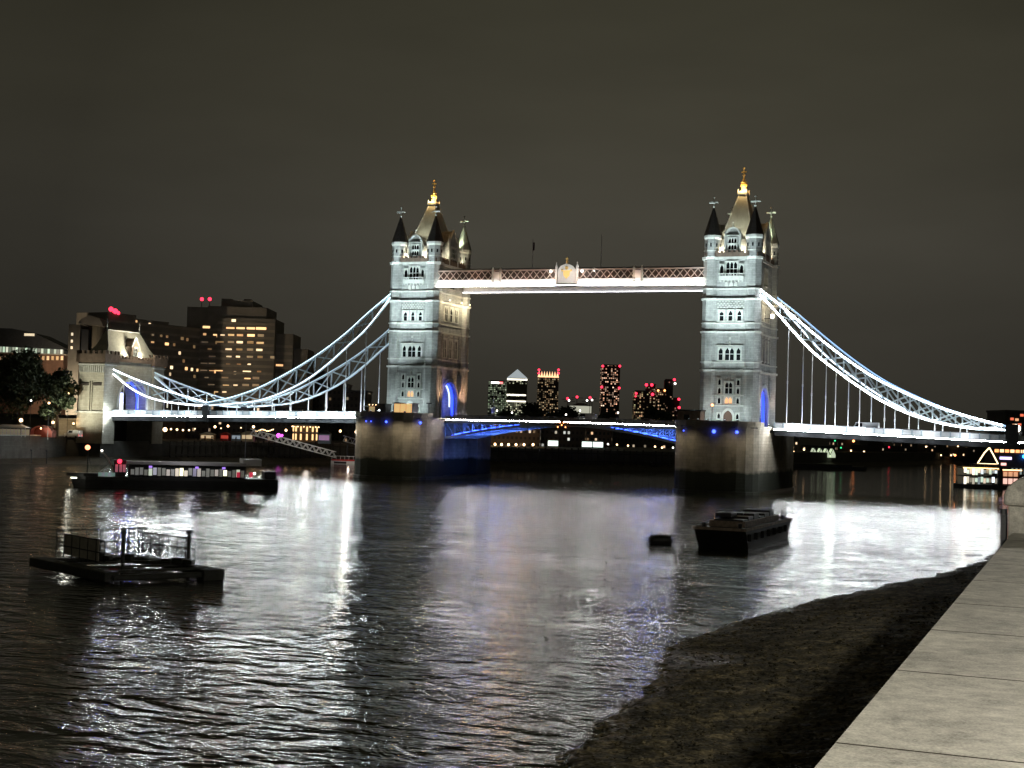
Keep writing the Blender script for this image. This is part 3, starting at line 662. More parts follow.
# floodlights that light the towers
COOL = (0.80, 0.97, 1.0); WARM = (1.0, 0.80, 0.50)
FLD = []
def flood(loc, aim, power, col, size, blend, label, radius=.25, group=None, vis=True):
    t = thing('floodlight', label, 'floodlight', loc, 0, group)
    d = (Vector(aim) - Vector(loc)).normalized()
    q = MB(); q.box(-.2, .2, -.2, .2, -.25, -.08); q.beam((-d.x * .30, -d.y * .3, -d.z * .3), (-d.x * .05, -d.y * .05, -d.z * .05), .42, .42); q.build('housing', DARKSTEEL, t)
    q = MB(); q.beam((-d.x * .045, -d.y * .045, -d.z * .045), (0, 0, 0), .3, .3); q.build('lens', emat('lens_' + ('cool' if col[2] > .9 else 'warm'), col, 4), t)
    light('SPOT', tuple(d * .12), power, col, tuple(Vector(aim) - Vector(loc)), size, blend, radius, t)
    return t
for nm, X in (('left', -41), ('right', 41)):
    for i, (dx, dy, az, p_, sz, bl) in enumerate(((-5.5, -24.5, 24, 23000, 44, .8), (5.5, -24.5, 24, 23000, 44, .8), (-3, -26, 38, 66000, 34, .7), (3, -26, 38, 66000, 34, .7), (-3.4, -15.6, 6, 1500, 150, .9), (3.6, -15.6, 6, 1500, 150, .9), (-1, -26.2, 52, 50000, 26, .7))):
        flood((X + dx, dy, 16.55), (X + dx * .35, -10.5, DECK + az), p_, COOL, sz, bl, 'cool white floodlight on the %s pier nose, %s of seven aimed up the river face' % (nm, ORD[i]), group='floodlights on the piers')
    # between the roof turrets, warm
    for j, (dx, dy, w_) in enumerate(((-2.4, -9.3, 'left of the gable'), (2.4, -9.3, 'right of the gable'), (5.4, 4.4, 'beside the rear turret'), (-5.4, 4.4, 'by the hidden rear turret'), (5.4, -4.4, 'by the front turret'))):
        t = thing('roof_floodlight', 'warm uplight behind the parapet of the %s tower, %s' % (nm, w_), 'floodlight', (X + dx, dy, DECK + 39.7), 0, 'uplights on the tower roofs')
        MB().box(-.15, .15, -.15, .15, -.19, .1).build('housing', DARKSTEEL, t)
        MB().box(-.12, .12, -.12, .12, .105, .16).build('lens', emat('lens_roof', (1, .82, .5), 8), t)
        light('POINT', (0, 0, .6), 1500 if abs(dx) < 3 else 900, (1.0, .90, .66), radius=.2, parent=t)
    t = thing('crown_uplight', 'amber uplight on the roof platform of the %s tower' % nm, 'floodlight', (X, -.95, DECK + 56.36), 0, 'uplights on the tower roofs')
    MB().box(-.2, .2, -.12, .12, 0, .12).build('housing', DARKSTEEL, t)
    light('POINT', (0, -.55, .5), 700, (1.0, .64, .26), radius=.12, parent=t)
    light('POINT', (1.1, .6, .5), 500, (1.0, .5, .14), radius=.12, parent=t)
    for sx in (-1, 1):  # cool uplights added to brighten the shadowed turret drums
        t = thing('added_cornice_uplight', 'added cool uplight on the cornice below the front %s turret of the %s tower' % ('left' if sx < 0 else 'right', nm), 'floodlight', (X + sx * 4.95, -11.55, DECK + 39.5), 0, 'uplights on the tower roofs')
        MB().box(-.14, .14, -.1, .1, 0, .14).build('housing', DARKSTEEL, t)
        light('POINT', (0, -.9, .6), 160, (.8, .95, 1), radius=.15, parent=t)
    # roof slopes lit by wide spots from the turret tops
    flood((X + 3.2, -7.9, DECK + 44.2), (X + .6, -2, DECK + 51.5), 3400, (1, .96, .74), 80, .8, 'warm floodlight on the %s tower parapet aimed at its roof' % nm, group='floodlights on the tower parapets')
    flood((X - 3.2, -7.9, DECK + 44.2), (X - .6, -2, DECK + 51.5), 3000, (1, .96, .74), 80, .8, 'second warm floodlight on the %s tower parapet aimed at its roof' % nm, group='floodlights on the tower parapets')
    flood((X + 4.7, 0, DECK + 44.2), (X + 1.2, 0, DECK + 51.5), 3000, (1, .95, .72), 80, .8, 'warm floodlight on the road side of the %s tower attic aimed at its roof' % nm, group='floodlights on the tower parapets')
    # far turret crosses lit greenish
    for sx in (-1, 1):
        flood((X + sx * 4.62, 5.2, DECK + 44.2), (X + sx * 4.95, 8.8, DECK + 50.5), 5200, (.82, 1.0, .72), 60, .8, 'pale green floodlight aimed at the rear %s spire of the %s tower' % ('left' if sx < 0 else 'right', nm), group='floodlights aimed at the rear spires')
# warm lights on the road faces
for nm, X, sx in (('left', -41, 1), ('right', 41, 1)):
    for i, y in enumerate((-6.2, 1.2, 6.5)):
        pw = 850 if nm == 'left' else 160
        t = thing('wall_lantern', 'warm lamp on the road face of the %s tower, %s from the river' % (nm, ORD[i]), 'lamp', (X + sx * 8.3, y, DECK + 29.9), 0, 'warm lamps high on the road faces')
        MB().box(-1.75, .15, -.08, .08, -.2, -.05).build('bracket', DARKSTEEL, t)
        MB().ball(0, 0, .12, .16).build('lamp_globe', emat('wall_globe', (1, .85, .6), 6 if nm == 'left' else 3), t)
        light('POINT', (.2, 0, -.6), pw, (1.0, .82, .52), radius=.2, parent=t)
    for i, y in enumerate((-7.5, 7.5)):
        flood((X + sx * 9.0, y, DECK + .6), (X + sx * 6.4, y * .8, DECK + 18), 6500 if nm == 'left' else 2200, (1.0, .58, .34), 60, .8, 'warm floodlight at the foot of the %s tower road face, %s from the river' % (nm, ORD[i]), group='warm floodlights at the tower feet')
    # blue portal
    t = thing('portal_light', 'curved white and blue light ring inside the arch of the %s tower' % nm, 'light', (X, 0, DECK), 0, 'light rings in the tower arches')
    for x in (4.2, -4.2):
        a1 = arch_pts(4.5, 3.0, 4.5, 9.05, 10)
        MB().poly([(x, y, z) for y, z in a1], .35, .12).build('white_ring', emat('ring_white', (.75, .85, 1), 1.6), t)
        a1 = arch_pts(4.35, .3, 4.5, 8.9, 10)
        MB().poly([(x + .9, y, z) for y, z in a1], .5, .12).build('blue_ring', emat('ring_blue', (.02, .05, 1), 4), t)
    light('POINT', (3.0, 0, 5.5), 500, (.03, .08, 1), radius=.5, parent=t)
    light('POINT', (-3.0, 0, 5.5), 300, (.03, .08, 1), radius=.5, parent=t)
    light('POINT', (7.3, -4.6, 8.8), 90, (.05, .1, 1), radius=.3, parent=t)
# bright white lamp on the outer road face of the right tower
t = thing('wall_lantern', 'very bright white lamp beside the chain on the right tower', 'lamp', (49.3, -3.0, 41.0))
MB().box(-1.9, 0, -.1, .1, -.15, 0).build('bracket', DARKSTEEL, t); MB().box(-.3, .3, -.3, .3, 0, .9).build('lamp_globe', emat('bright_lantern', (1, .9, .7), 14), t)
light('POINT', (.1, 0, 1.4), 420, (1, .85, .6), radius=.25, parent=t)

# ------------------------------------------------------------------ piers
def ell(hx, y0, y1, n=12):
    """plan of a pier: straight sides, blunt rounded cutwaters"""
    pts = []
    for k in range(n + 1):
        a_ = PI + PI * k / n; pts.append((hx * math.copysign(abs(math.cos(a_)) ** .8, math.cos(a_)), -y0 + (y1 - y0) * -abs(math.sin(a_)) ** .9))
    for k in range(n + 1):
        a_ = PI * k / n; pts.append((hx * math.copysign(abs(math.cos(a_)) ** .8, math.cos(a_)), y0 + (y1 - y0) * abs(math.sin(a_)) ** .9))
    return pts
for nm, X, o_ in (('left', -41, -1), ('right', 41, 1)):
    t = thing('bridge_pier', 'massive granite pier with rounded nose under the %s tower, algae below tide line' % nm, 'pier', (X, 0, 0), 0, 'river piers of the bridge')
    pp = ell(9.9, 18, 26.5)
    s_ = MB().prism([(x, y) for x, y in pp if y < -10.6] + [(9.9, -10.6), (-9.9, -10.6)], -2, 14.6)
    s_.prism([(-9.9, 10.6), (9.9, 10.6)] + [(x, y) for x, y in pp if y > 10.6], -2, 14.6)
    s_.box(-7.4 if o_ > 0 else -9.9, 7.4 if o_ < 0 else 9.9, -10.58, 10.58, -2, 14.0)
    s_.build('shaft', PIERST, t)
    MB().prism([(x * 1.02, y * 1.008) for x, y in pp], 14.61, 15.3).build('cornice', PIERST, t)
    q = MB(); ring1 = [(x * 1.02, y * 1.008) for x, y in pp]
    for a_, b_ in zip(ring1, ring1[1:] + ring1[:1]):
        if abs(a_[1]) > 10.5 and abs(b_[1]) > 10.5 and a_[1] * b_[1] > 0: q.beam((a_[0] * .985, a_[1] * .99, 15.8), (b_[0] * .985, b_[1] * .99, 15.8), .45, 1.0)
    q.build('parapet', PIERST, t)
    # timber-dark footing skirt just above water
    MB().prism([(x * 1.03, y * 1.012) for x, y in pp], -2, .7).build('footing', mat('wet_footing', (0.03, 0.032, 0.02), .4, nscale=1, namp=.4, bump=.4), t)
    def onpier(px, py):
        best = None
        for k in range(400):
            f_ = k / 400 * 13; a_, b_ = pp[int(f_) % len(pp)], pp[(int(f_) + 1) % len(pp)]; u_ = f_ % 1
            x, y = a_[0] + (b_[0] - a_[0]) * u_, a_[1] + (b_[1] - a_[1]) * u_
            if y > -14: continue
            d_ = Vector((X + x, y, 14)) - CP; w_ = d_.dot(_f); sx_ = 512 + 1438.7 * d_.dot(_r) / w_
            if best is None or abs(sx_ - px) < best[0]: best = (abs(sx_ - px), x, y)
        return best[1], best[2]
    lamps = ((367.5, .16), (372, .14), (387, .28), (420, .30)) if nm == 'left' else ((685, .14), (714.5, .42), (736.7, .34))
    for i, (px_, r_) in enumerate(lamps):
        x, y = onpier(px_, 0); nrm = Vector((x / 9.9 * .8, -1, 0)).normalized()
        l_ = thing('pier_lamp', 'small blue lamp on the nose of the %s pier, %s from the left' % (nm, ORD[i]), 'lamp', (X + x + nrm.x * .45, y + nrm.y * .45, 13.9), 0, 'blue lamps on the piers')
        MB().ball(0, 0, 0, r_).build('lamp_globe', LEDB, l_)
        MB().beam((0, 0, 0), (-nrm.x * .45, -nrm.y * .45, 0), .08).build('bracket', DARKSTEEL, l_)
        light('POINT', (nrm.x * .3, nrm.y * .3, 0), 10 * r_ / .3, (.05, .1, 1), radius=.2, parent=l_)
    # warm downlights added on arms over the nose to brighten the pier stone
    for i, k_ in enumerate((2, 4.5, 7, 9.6, 12.0)):
        a_, b_ = pp[int(k_)], pp[int(k_) + 1]; x, y = (a_[0] + b_[0]) / 2, (a_[1] + b_[1]) / 2; nrm = Vector((x * .9, (y + 18) * 1.3 if abs(y) > 18 else 0, 0)).normalized() if abs(x) > 1 else Vector((0, -1, 0))
        nrm = Vector((x / 9.9, -1.1, 0)).normalized()
        if i == 4: x, y, nrm = 9.9, -14.5, Vector((1, -.05, 0))
        l_ = thing('added_pier_downlight', 'added warm downlight on an arm over the %s pier nose, %s from the left' % (nm, ORD[i]), 'floodlight', (X + x, y, 14.9), 0, 'added downlights on the piers')
        MB().beam((0, 0, 0), tuple(nrm * 3.6), .08).build('arm', DARKSTEEL, l_); MB().beam(tuple(nrm * 3.3), tuple(nrm * 3.8), .25, .12).build('housing', DARKSTEEL, l_)
        light('SPOT', tuple(nrm * 3.6 + Vector((0, 0, -.2))), (760 if i < 4 else 560) if nm == 'left' else 330, (1, .88, .66), tuple(nrm * .2 + Vector((0, 0, -9.0))), 130, .9, .3, l_)
# huts, parasols and railings on the pier tops
t = thing('pier_cabin', 'lit ticket cabin with warm glass front on the left pier', 'cabin', (-37.2, -20.5, 15.3))
MB().box(-2.6, 2.6, -1.6, 1.6, 0, .5).box(-2.6, -2.4, -1.6, 1.6, .5, 3.2).box(2.4, 2.6, -1.6, 1.6, .5, 3.2).box(-2.4, 2.4, 1.4, 1.6, .5, 3.2).build('walls', DARKSTEEL, t)
MB().box(-2.8, 2.8, -1.9, 1.8, 3.2, 3.4).build('roof', DARKSTEEL, t)
for x in (-2.38, -.76, .86): MB().box(x, x + 1.5, -1.55, -1.5, .5, 3.15).build('window', emat('cabin_glass', (1, .62, .25), .75), t)
t = thing('pier_cabin', 'low dark cabin with three bulbs on the left pier', 'cabin', (-45.4, -18.5, 15.3))
MB().box(-2.4, 2.4, -1.5, 1.5, 0, 2.9).build('walls', DARKSTEEL, t); MB().box(-2.6, 2.6, -1.8, 1.7, 2.9, 3.1).build('roof', DARKSTEEL, t)
for x in (-1.9, -1.0, -.1): MB().ball(x, -1.95, 2.75, .13).build('bulb', LAMPW, t)
MB().box(-2.2, -.6, -1.53, -1.505, 1.0, 2.3).build('window', emat('dim_glass', (1, .75, .4), .25), t)
t = thing('parasol', 'white parasol standing open at the left end of the left pier', 'parasol', (-49.0, -17.2, 15.3))
MB().cyl(0, 0, 0, 2.3, .05).build('pole', WHITEPAINT, t); MB().cyl(0, 0, 2.25, 2.9, 1.7, .05, 10).build('canopy', mat('white_canvas', (.75, .75, .72), .8), t)
t = thing('pier_hut', 'dark control hut at the left end of the right pier', 'hut', (34.6, -19.5, 15.3))
MB().box(-2.7, 2.7, -2, 2, 0, 3.1).build('walls', PARAPET, t); MB().box(-2.95, 2.95, -2.25, 2.25, 3.1, 3.4).build('roof', DARKSTEEL, t); MB().box(-1.2, .2, -2.03, -2.005, .9, 2.3).build('window', GLASSD, t)
t = thing('lamp_post', 'dark twin headed lamp post on the left pier beside the cabin', 'lamp post', (-31.4, -19.5, 15.3))
MB().cyl(0, 0, 0, 3.6, .1).build('post', DARKSTEEL, t); MB().box(-.7, .7, -.08, .08, 3.3, 3.6).build('head', DARKSTEEL, t)
t = thing('lamp_post', 'glowing orange lamp post in front of the right tower door', 'lamp post', (39.0, -17.5, 15.3))
MB().cyl(0, 0, 0, 4.4, .08).build('post', DARKSTEEL, t); MB().ball(0, 0, 4.6, .28).build('lamp_globe', LAMPO, t); light('POINT', (0, 0, 5.0), 260, (1, .5, .25), radius=.25, parent=t)
t = thing('lamp_post', 'small bright bluish lamp on the left pier parapet', 'lamp post', (-42.2, -25.0, 15.3))
MB().cyl(0, 0, 0, 1.3, .06).build('post', DARKSTEEL, t); MB().ball(0, 0, 1.4, .2).build('lamp_globe', LEDC, t)

# ------------------------------------------------------------------ high level walkways
for nm, Y, near in (('near', -8.2, True), ('far', 8.2, False)):
    t = thing('high_walkway', '%s high level walkway with lattice sides between the tower tops' % nm, 'walkway', (0, Y, 0), 0, 'high level walkways')
    hx = 34.6
    MB().box(-hx, hx, -1.7, 1.7, 48.65, 48.95).build('floor', GREYSTEEL, t)
    MB().prism([(-hx, -1.9), (hx, -1.9), (hx, 1.9), (-hx, 1.9)], 52.5, 53.0, [(-hx, -.3), (hx, -.3), (hx, .3), (-hx, .3)]).build('roof', DARKSTEEL, t)
    for sy in (-1, 1):
        y = sy * 1.75
        MB().box(-hx, hx, y - .12, y + .12, 48.5, 50.1).build('bottom_chord', WHITEPAINT, t)
        MB().box(-hx, hx, y - .1, y + .1, 52.2, 52.5).build('top_chord', mat('pinkish_lattice_paint', (.62, .50, .44), .5), t)
        q = MB(); n_ = 40; st_ = 2 * hx / n_
        for k in range(n_):
            x = -hx + k * st_; q.beam((x, y, 50.1), (x + st_, y, 52.2), .16, .14); q.beam((x + st_, y + sy * .05, 50.1), (x, y + sy * .05, 52.2), .16, .14)
        q.build('lattice', mat('pinkish_lattice_paint', (.62, .50, .44), .5), t)
        MB().box(-hx, hx, y - sy * .35 - .02, y - sy * .35 + .02, 50.1, 52.2).build('glazing', win_mat('walkway_glass_' + nm + ('a' if sy < 0 else 'b'), (.06, .04, .03), 1.7, 9, .8, 1, .95, (1, .55, .32), (1, .45, .30), 4.5, 3.0), t)
    # LED run under the outer edge, on a small outrigger, washing the chord
    for sy in (-1,):
        MB().box(-hx, hx, sy * 2.45, sy * 2.45 + .05, 48.40, 48.50).build('light_strip', emat('walkway_led', (.96, .98, .94), 150.0) if near else emat('walkway_led_far', (.95, .95, 1), 6.0), t)
        MB().box(-hx, hx, -2.6, -2.25, 48.28, 48.36).build('light_tray', WHITEPAINT, t)
        q = MB()
        for k in range(12): x = -hx + 3 + k * 5.75; q.box(x - .05, x + .05, -2.5, -1.8, 48.2, 48.28)
        q.build('tray_brackets', GREYSTEEL, t)
    for x in [-31.5 + 7 * k for k in range(10)]:  # outward lamps added in front of the lattice to brighten it
        light('POINT', (x, -3.6, 50.4), 110 if near else 40, (1, .62, .42), radius=.2, parent=t)
        MB().box(x - .1, x + .1, -3.7, -1.95, 50.05, 50.13).build('added_lamp_arm', GREYSTEEL, t)
# crest in the middle
t = thing('crest', 'white panel with gilded crest and finial at the middle of the near walkway', 'crest', (.2, -10.35, 48.9))
q = MB(); q.extr([(-2.3, 0), (-2.3, 3.3), (-1.6, 4.3), (-.6, 4.7), (0, 4.85), (.6, 4.7), (1.6, 4.3), (2.3, 3.3), (2.3, 0)], 'y', -.15, .15); q.build('panel', WHITEPAINT, t)
q = MB(); q.extr([(-.9, 3.2), (.9, 3.2), (.8, 1.9), (0, 1.1), (-.8, 1.9)], 'y', -.25, -.16); q.ball(0, -.2, 3.8, .45); q.ball(-1.1, -.2, 3.2, .3); q.ball(1.1, -.2, 3.2, .3)
q.cyl(0, 0, 4.8, 6.2, .22, .1); q.ball(0, 0, 5.3, .32); q.box(-.35, .35, -.08, .08, 5.9, 6.1); q.ball(0, 0, 6.35, .2); q.build('gilded_arms', GOLD, t)
for s_ in (-1, 1):
    q = MB(); q.box(s_ * 2.65 - .25, s_ * 2.65 + .25, -.3, .3, -.3, 4.3); q.cyl(s_ * 2.65, 0, 4.3, 5.0, .3, .1); q.ball(s_ * 2.65, 0, 5.1, .2); q.build('post', WHITEPAINT, t)
MB().box(-2.6, 2.6, -.3, .3, -.8, -.3).build('base', DARKSTEEL, t)
light('POINT', (0, -4.0, 2.5), 500, (1, .95, .88), radius=.3, parent=t)
for x, w_, r_ in ((-3.9, 'left of', .34), (4.2, 'right of', .36), (7.3, 'second to the right of', .16)):
    l_ = thing('walkway_lamp', 'bright white lamp just %s the walkway crest' % w_, 'lamp', (x, -10.5, 51.9), 0, 'lamps by the walkway crest')
    MB().ball(0, 0, 0, r_).build('lamp_globe', LAMPWH, l_); MB().box(-.06, .06, 0, .7, -.06, .06).build('bracket', DARKSTEEL, l_)
    light('POINT', (0, -.7, -.3), 220 * r_, (1, .95, .9), radius=.3, parent=l_)
for x0, w_ in ((-18.4, 'left'), (18.2, 'right')):
    t = thing('walkway_posts', 'pair of small pale pinnacled posts on the %s half of the near walkway' % w_, 'posts', (x0, -10.1, 49.0), 0, 'pinnacled posts on the walkway')
    for dx in (-1.0, 1.0): MB().box(dx - .25, dx + .25, -.25, .25, 0, 3.6).cyl(dx, 0, 3.6, 4.2, .3, .05).build('post', TRIM, t)
    MB().box(-.75, .75, -.12, .12, .4, 3.0).build('panel', WHITEPAINT, t)
for x, h_, w_ in ((-9.7, 7.2, 'left, with a furled dark flag'), (8.2, 8.0, 'right')):
    t = thing('flagpole', 'thin flagpole on the walkway roof, the %s one' % w_, 'flagpole', (x, -8.2, 53.0), 0, 'flagpoles on the walkway')
    MB().cyl(0, 0, -.1, h_, .09, .05).build('pole', GREYSTEEL, t)
    if x < 0: MB().box(.06, .5, -.04, .04, h_ - 2.8, h_ - .8).build('flag', mat('dark_flag', (.05, .03, .04), .9), t)

# ------------------------------------------------------------------ suspended side spans
def lerp_pts(pts, x):
    P = pts if pts[0][0] < pts[-1][0] else pts[::-1]
    x = min(max(x, P[0][0]), P[-1][0])
    for i in range(len(P) - 1):
        if P[i][0] <= x <= P[i + 1][0]:
            (x1, y1), (x2, y2) = P[i], P[i + 1]
            m1 = (P[i + 1][1] - P[i - 1][1]) / (P[i + 1][0] - P[i - 1][0]) if i else (y2 - y1) / (x2 - x1)
            m2 = (P[i + 2][1] - y1) / (P[i + 2][0] - x1) if i + 2 < len(P) else (y2 - y1) / (x2 - x1)
            h = x2 - x1; u = (x - x1) / h
            return (2 * u ** 3 - 3 * u * u + 1) * y1 + (u ** 3 - 2 * u * u + u) * h * m1 + (3 * u * u - 2 * u ** 3) * y2 + (u ** 3 - u * u) * h * m2
def lerp_lin(pts, x):
    for (x0, z0), (x1, z1) in zip(pts[:-1], pts[1:]):
        if min(x0, x1) <= x <= max(x0, x1): return z0 + (z1 - z0) * (x - x0) / (x1 - x0)
    return pts[-1][1] if abs(x - pts[-1][0]) < abs(x - pts[0][0]) else pts[0][1]
UR = [(47.5, 47.2), (52.3, 43.5), (59.6, 37.4), (66.8, 31.8), (73.9, 27.1), (80.8, 23.7), (87.5, 20.9), (94.2, 18.8), (101.5, 17.0)]
LR = [(47.5, 46.2), (52.4, 41.0), (59.7, 33.2), (66.9, 27.6), (74.0, 22.9), (80.9, 19.5), (87.5, 17.5), (94.2, 16.4), (101.5, 16.2)]
UL = [(-47.5, 46.9), (-54.4, 41.6), (-59.6, 37.2), (-65.2, 33.1), (-70.9, 29.5), (-76.2, 26.6), (-81.6, 23.9), (-87.1, 21.5), (-94.4, 19.2), (-102.2, 17.6)]
LL = [(-47.5, 46.2), (-54.3, 38.0), (-59.5, 33.5), (-65.0, 28.9), (-70.7, 24.9), (-76.0, 22.1), (-81.5, 19.9), (-87.0, 18.4), (-94.3, 17.6), (-102.2, 16.9)]
US = [(-102.2, 17.6), (-105.1, 18.3), (-110.2, 19.4), (-118.8, 21.6), (-127.5, 24.2), (-134.2, 26.6)]
LS = [(-102.2, 16.9), (-105.1, 16.9), (-110.2, 17.2), (-116.9, 17.9), (-122.0, 19.1), (-127.4, 21.4), (-134.2, 25.8)]
YC = 9.5
def dz(x):
    return 15.15 - (abs(x) - 51) * (.0265 if x > 0 else .0172)
def chain(par, U, L_, Y, nseg, led, side, name='chain'):
    x0, x1 = U[0][0], U[-1][0]; xs = [x0 + (x1 - x0) * k / nseg for k in range(nseg + 1)]
    sm = 4 * nseg
    xf = [x0 + (x1 - x0) * k / sm for k in range(sm + 1)]
    q = MB()
    up = [(x, Y, lerp_pts(U, x)) for x in xf]; lo = [(x, Y, lerp_pts(L_, x)) for x in xf]
    q.poly(up, .5, .55); q.poly(lo, .5, .55)
    for k, x in enumerate(xs[1:-1]): q.beam((x, Y, lerp_pts(U, x)), (x, Y, lerp_pts(L_, x)), .3, .3)
    for a_, b_ in zip(xs[:-1], xs[1:]):
        q.beam((a_, Y + .12, lerp_pts(U, a_)), (b_, Y + .12, lerp_pts(L_, b_)), .14, .34); q.beam((a_, Y - .12, lerp_pts(L_, a_)), (b_, Y - .12, lerp_pts(U, b_)), .14, .34)
    c_ = q.build(name, BLUEPAINT, par)
    d = -.33
    th = .35 if (Y < 0 and x0 < 0 and name == 'chain') else 1.0
    for pts, w_, nm in ((up, .17, 'upper'), (lo, .20, 'lower')):
        MB().poly([(x, y + d, z + (.12 if nm == 'upper' else -.02)) for x, y, z in pts], .06, w_ * th).build('light_strip', led[0] if nm == 'upper' else led[1], c_)
    return xs
def span(side, label):
    sg = 1 if side == 'right' else -1
    t = thing('suspended_span', label, 'bridge span', (0, 0, 0), 0, 'suspended side spans of the bridge')
    xe = 133.6
    xa, xb = 51.8 * sg, (xe if sg < 0 else 150) * sg
    def strip(y0, y1, za, zb, nmn, m):
        q = MB(); i = 0
        p = [(xa, y0, dz(xa) + za), (xb, y0, dz(xb) + za), (xb, y1, dz(xb) + za), (xa, y1, dz(xa) + za), (xa, y0, dz(xa) + zb), (xb, y0, dz(xb) + zb), (xb, y1, dz(xb) + zb), (xa, y1, dz(xa) + zb)]
        q.v = p; q.f = [(0, 1, 5, 4), (1, 2, 6, 5), (2, 3, 7, 6), (3, 0, 4, 7), (4, 5, 6, 7), (3, 2, 1, 0)]; q.uv = [None] * 6
        return q.build(nmn, m, t)
    strip(-9.2, 9.2, -.9, -.3, 'deck', ASPHALT)
    for y in (-9.5, 9.5): strip(y - .25, y + .25, -1.7, -.25, 'edge_girder', DARKSTEEL)
    q = MB()
    for k in range(16):
        x = sg * (54 + k * 5.1); q.box(x - .2, x + .2, -9.2, 9.2, dz(x) - 1.5, dz(x) - .92)
    q.build('cross_girders', DARKSTEEL, t)
    for y in (-9.75, 9.6):
        strip(y - .04, y + .04, -.05, 1.15, 'parapet_panel', mat('span_parapet_paint', (.62, .64, .66), .5))
        strip(y - .1, y + .1, 1.16, 1.32, 'handrail', GREYSTEEL)
        n_ = 40 if sg < 0 else 48
        for k in range(n_): x = xa + (xb - xa) * k / n_; MB().box(x - .14, x + .14, y - .16, y + .16, dz(x) - .1, dz(x) + 1.3).build('parapet_post', mat('parapet_post_paint', (.32, .40, .46), .5), t)
    ls = strip(-10.20, -10.12, -.38, -.23, 'light_strip', LEDW)
    strip(-10.3, -9.75, -.45, -.40, 'light_tray', GREYSTEEL)  # trays added around the strip to keep its light off parapet and girder
    strip(-10.3, -9.75, -.20, -.15, 'light_tray', GREYSTEEL)
    strip(9.95, 10.0, -.42, -.30, 'light_strip', LEDC)
    if sg > 0:
        for Y, led in ((-YC, (emat('chain_led_a', (.88, .94, 1.0), 55), emat('chain_led_b', (.95, .97, 1), 70))), (YC, (emat('chain_led_c', (.35, .6, 1.0), 1.6), emat('chain_led_h', (.75, .86, 1.0), 4)))): xs = chain(t, UR, LR, Y, 11, led, side)
        U, L_ = UR, LR
    else:
        for Y, led in ((-YC, (emat('chain_led_d', (.66, .88, 1.0), 4.2), emat('chain_led_e', (.80, .93, 1.0), 5.0))), (YC, (emat('chain_led_f', (.68, .86, 1.0), .6), emat('chain_led_g', (.70, .88, 1.0), .7)))):
            xs = chain(t, UL, LL, Y, 10, led, side)
            chain(t, US, LS, Y, 5, (LEDC, emat('short_chain_led', (1, .95, 1), 12)) if Y < 0 else led, side, 'short_chain')
        U, L_ = UL, LL
    hx = [54.5, 60.1, 65.5, 70.9, 76.4, 81.8, 87.3, 92.7]
    for Y in (-YC, YC):
        for x in hx:
            x *= sg; zt = lerp_pts(L_, x); h = MB().cyl(x, Y, dz(x) - .2, zt, .12, n=6)
            zc = dz(x) + (zt - dz(x)) * .45; h.cyl(x, Y, zc - .35, zc + .35, .17, n=6); h.build('hanger', WHITEPAINT, t)
        if sg < 0:
            for x in (-108, -113.5, -119, -124.5, -129.5): MB().cyl(x, Y, dz(x) - .2, lerp_pts(LS, x), .09, n=6).build('hanger', WHITEPAINT, t)
    for k, x in enumerate((57, 64, 71, 78.5, 86, 94) + ((108, 116, 124, 131) if sg < 0 else ())):  # uplights on arms, added to brighten chain lattice and hangers
        x *= sg; zt = dz(x)
        MB().box(x - .12, x + .12, -11.6, -10.32, zt - .5, zt - .4).build('added_uplight_arm', GREYSTEEL, t)
        pw = 1500 * max(.3, (lerp_pts(U, min(abs(x), 101) * sg) - zt) / 25)
        light('POINT', (x, -12.2, zt + .8), pw * (1.2 if sg > 0 else 1.5), (.9, .96, 1) if sg > 0 else (.82, .95, 1), radius=.6, parent=t)
        light('POINT', (x, 7.4, zt + 1.4), pw * .9, (.85, .94, 1), radius=.6, parent=t)
    for Y in (-YC, YC):
        x = 102.2 * sg if sg < 0 else 103.2
        MB().box(x - (.9 if sg < 0 else 1.0), x + (.9 if sg < 0 else 1.6), Y - .85, Y + .5, dz(x) - 1.8, dz(x) + (2.7 if sg < 0 else 3.6)).build('link_housing', DARKSTEEL, t)
    return t
span('left', 'left side span hung from pale blue lens shaped lattice chains')
span('right', 'right side span hung from brightly outlined white lattice chains')

# hangers, lattice and parapets get their light from point lights added along each span
# ------------------------------------------------------------------ bascule (opening) span
t = thing('bascule_span', 'arched opening span between the piers, blue lit lattice and white light line', 'bridge span')
def bz(x): return 10.4 + (14.45 - 10.4) * (1 - min(1, abs(x) / 30.6) ** 1.8)
def tz(x): return 15.15 - .25 * (abs(x) / 30.3)
xs = [-31.4 + 62.8 * k / 26 for k in range(27)]
for Y in (-9.3, -3.2, 3.2, 9.3):
    q = MB(); q.poly([(x, Y, bz(x)) for x in xs], .45, .5); q.poly([(x, Y, tz(x) - .55) for x in xs], .45, .6)
    for k, (a_, b_) in enumerate(zip(xs[:-1], xs[1:])):
        if tz(a_) - bz(a_) > .9:
            q.beam((a_, Y, bz(a_)), (a_, Y, tz(a_) - .5), .2)
            if (a_ < 0): q.beam((a_, Y, tz(a_) - .5), (b_, Y, bz(b_)), .24)
            else: q.beam((a_, Y, bz(a_)), (b_, Y, tz(b_) - .5), .24)
    q.build('truss', BLUEPAINT, t)
q = MB(); 
for a_, b_ in zip(xs[:-1], xs[1:]):
    q.quad((a_, -9.2, tz(a_) - .2), (b_, -9.2, tz(b_) - .2), (b_, 9.2, tz(b_) - .2), (a_, 9.2, tz(a_) - .2)); q.quad((a_, 9.2, tz(a_) - .5), (b_, 9.2, tz(b_) - .5), (b_, -9.2, tz(b_) - .5), (a_, -9.2, tz(a_) - .5))
q.build('deck', ASPHALT, t)
q = MB()
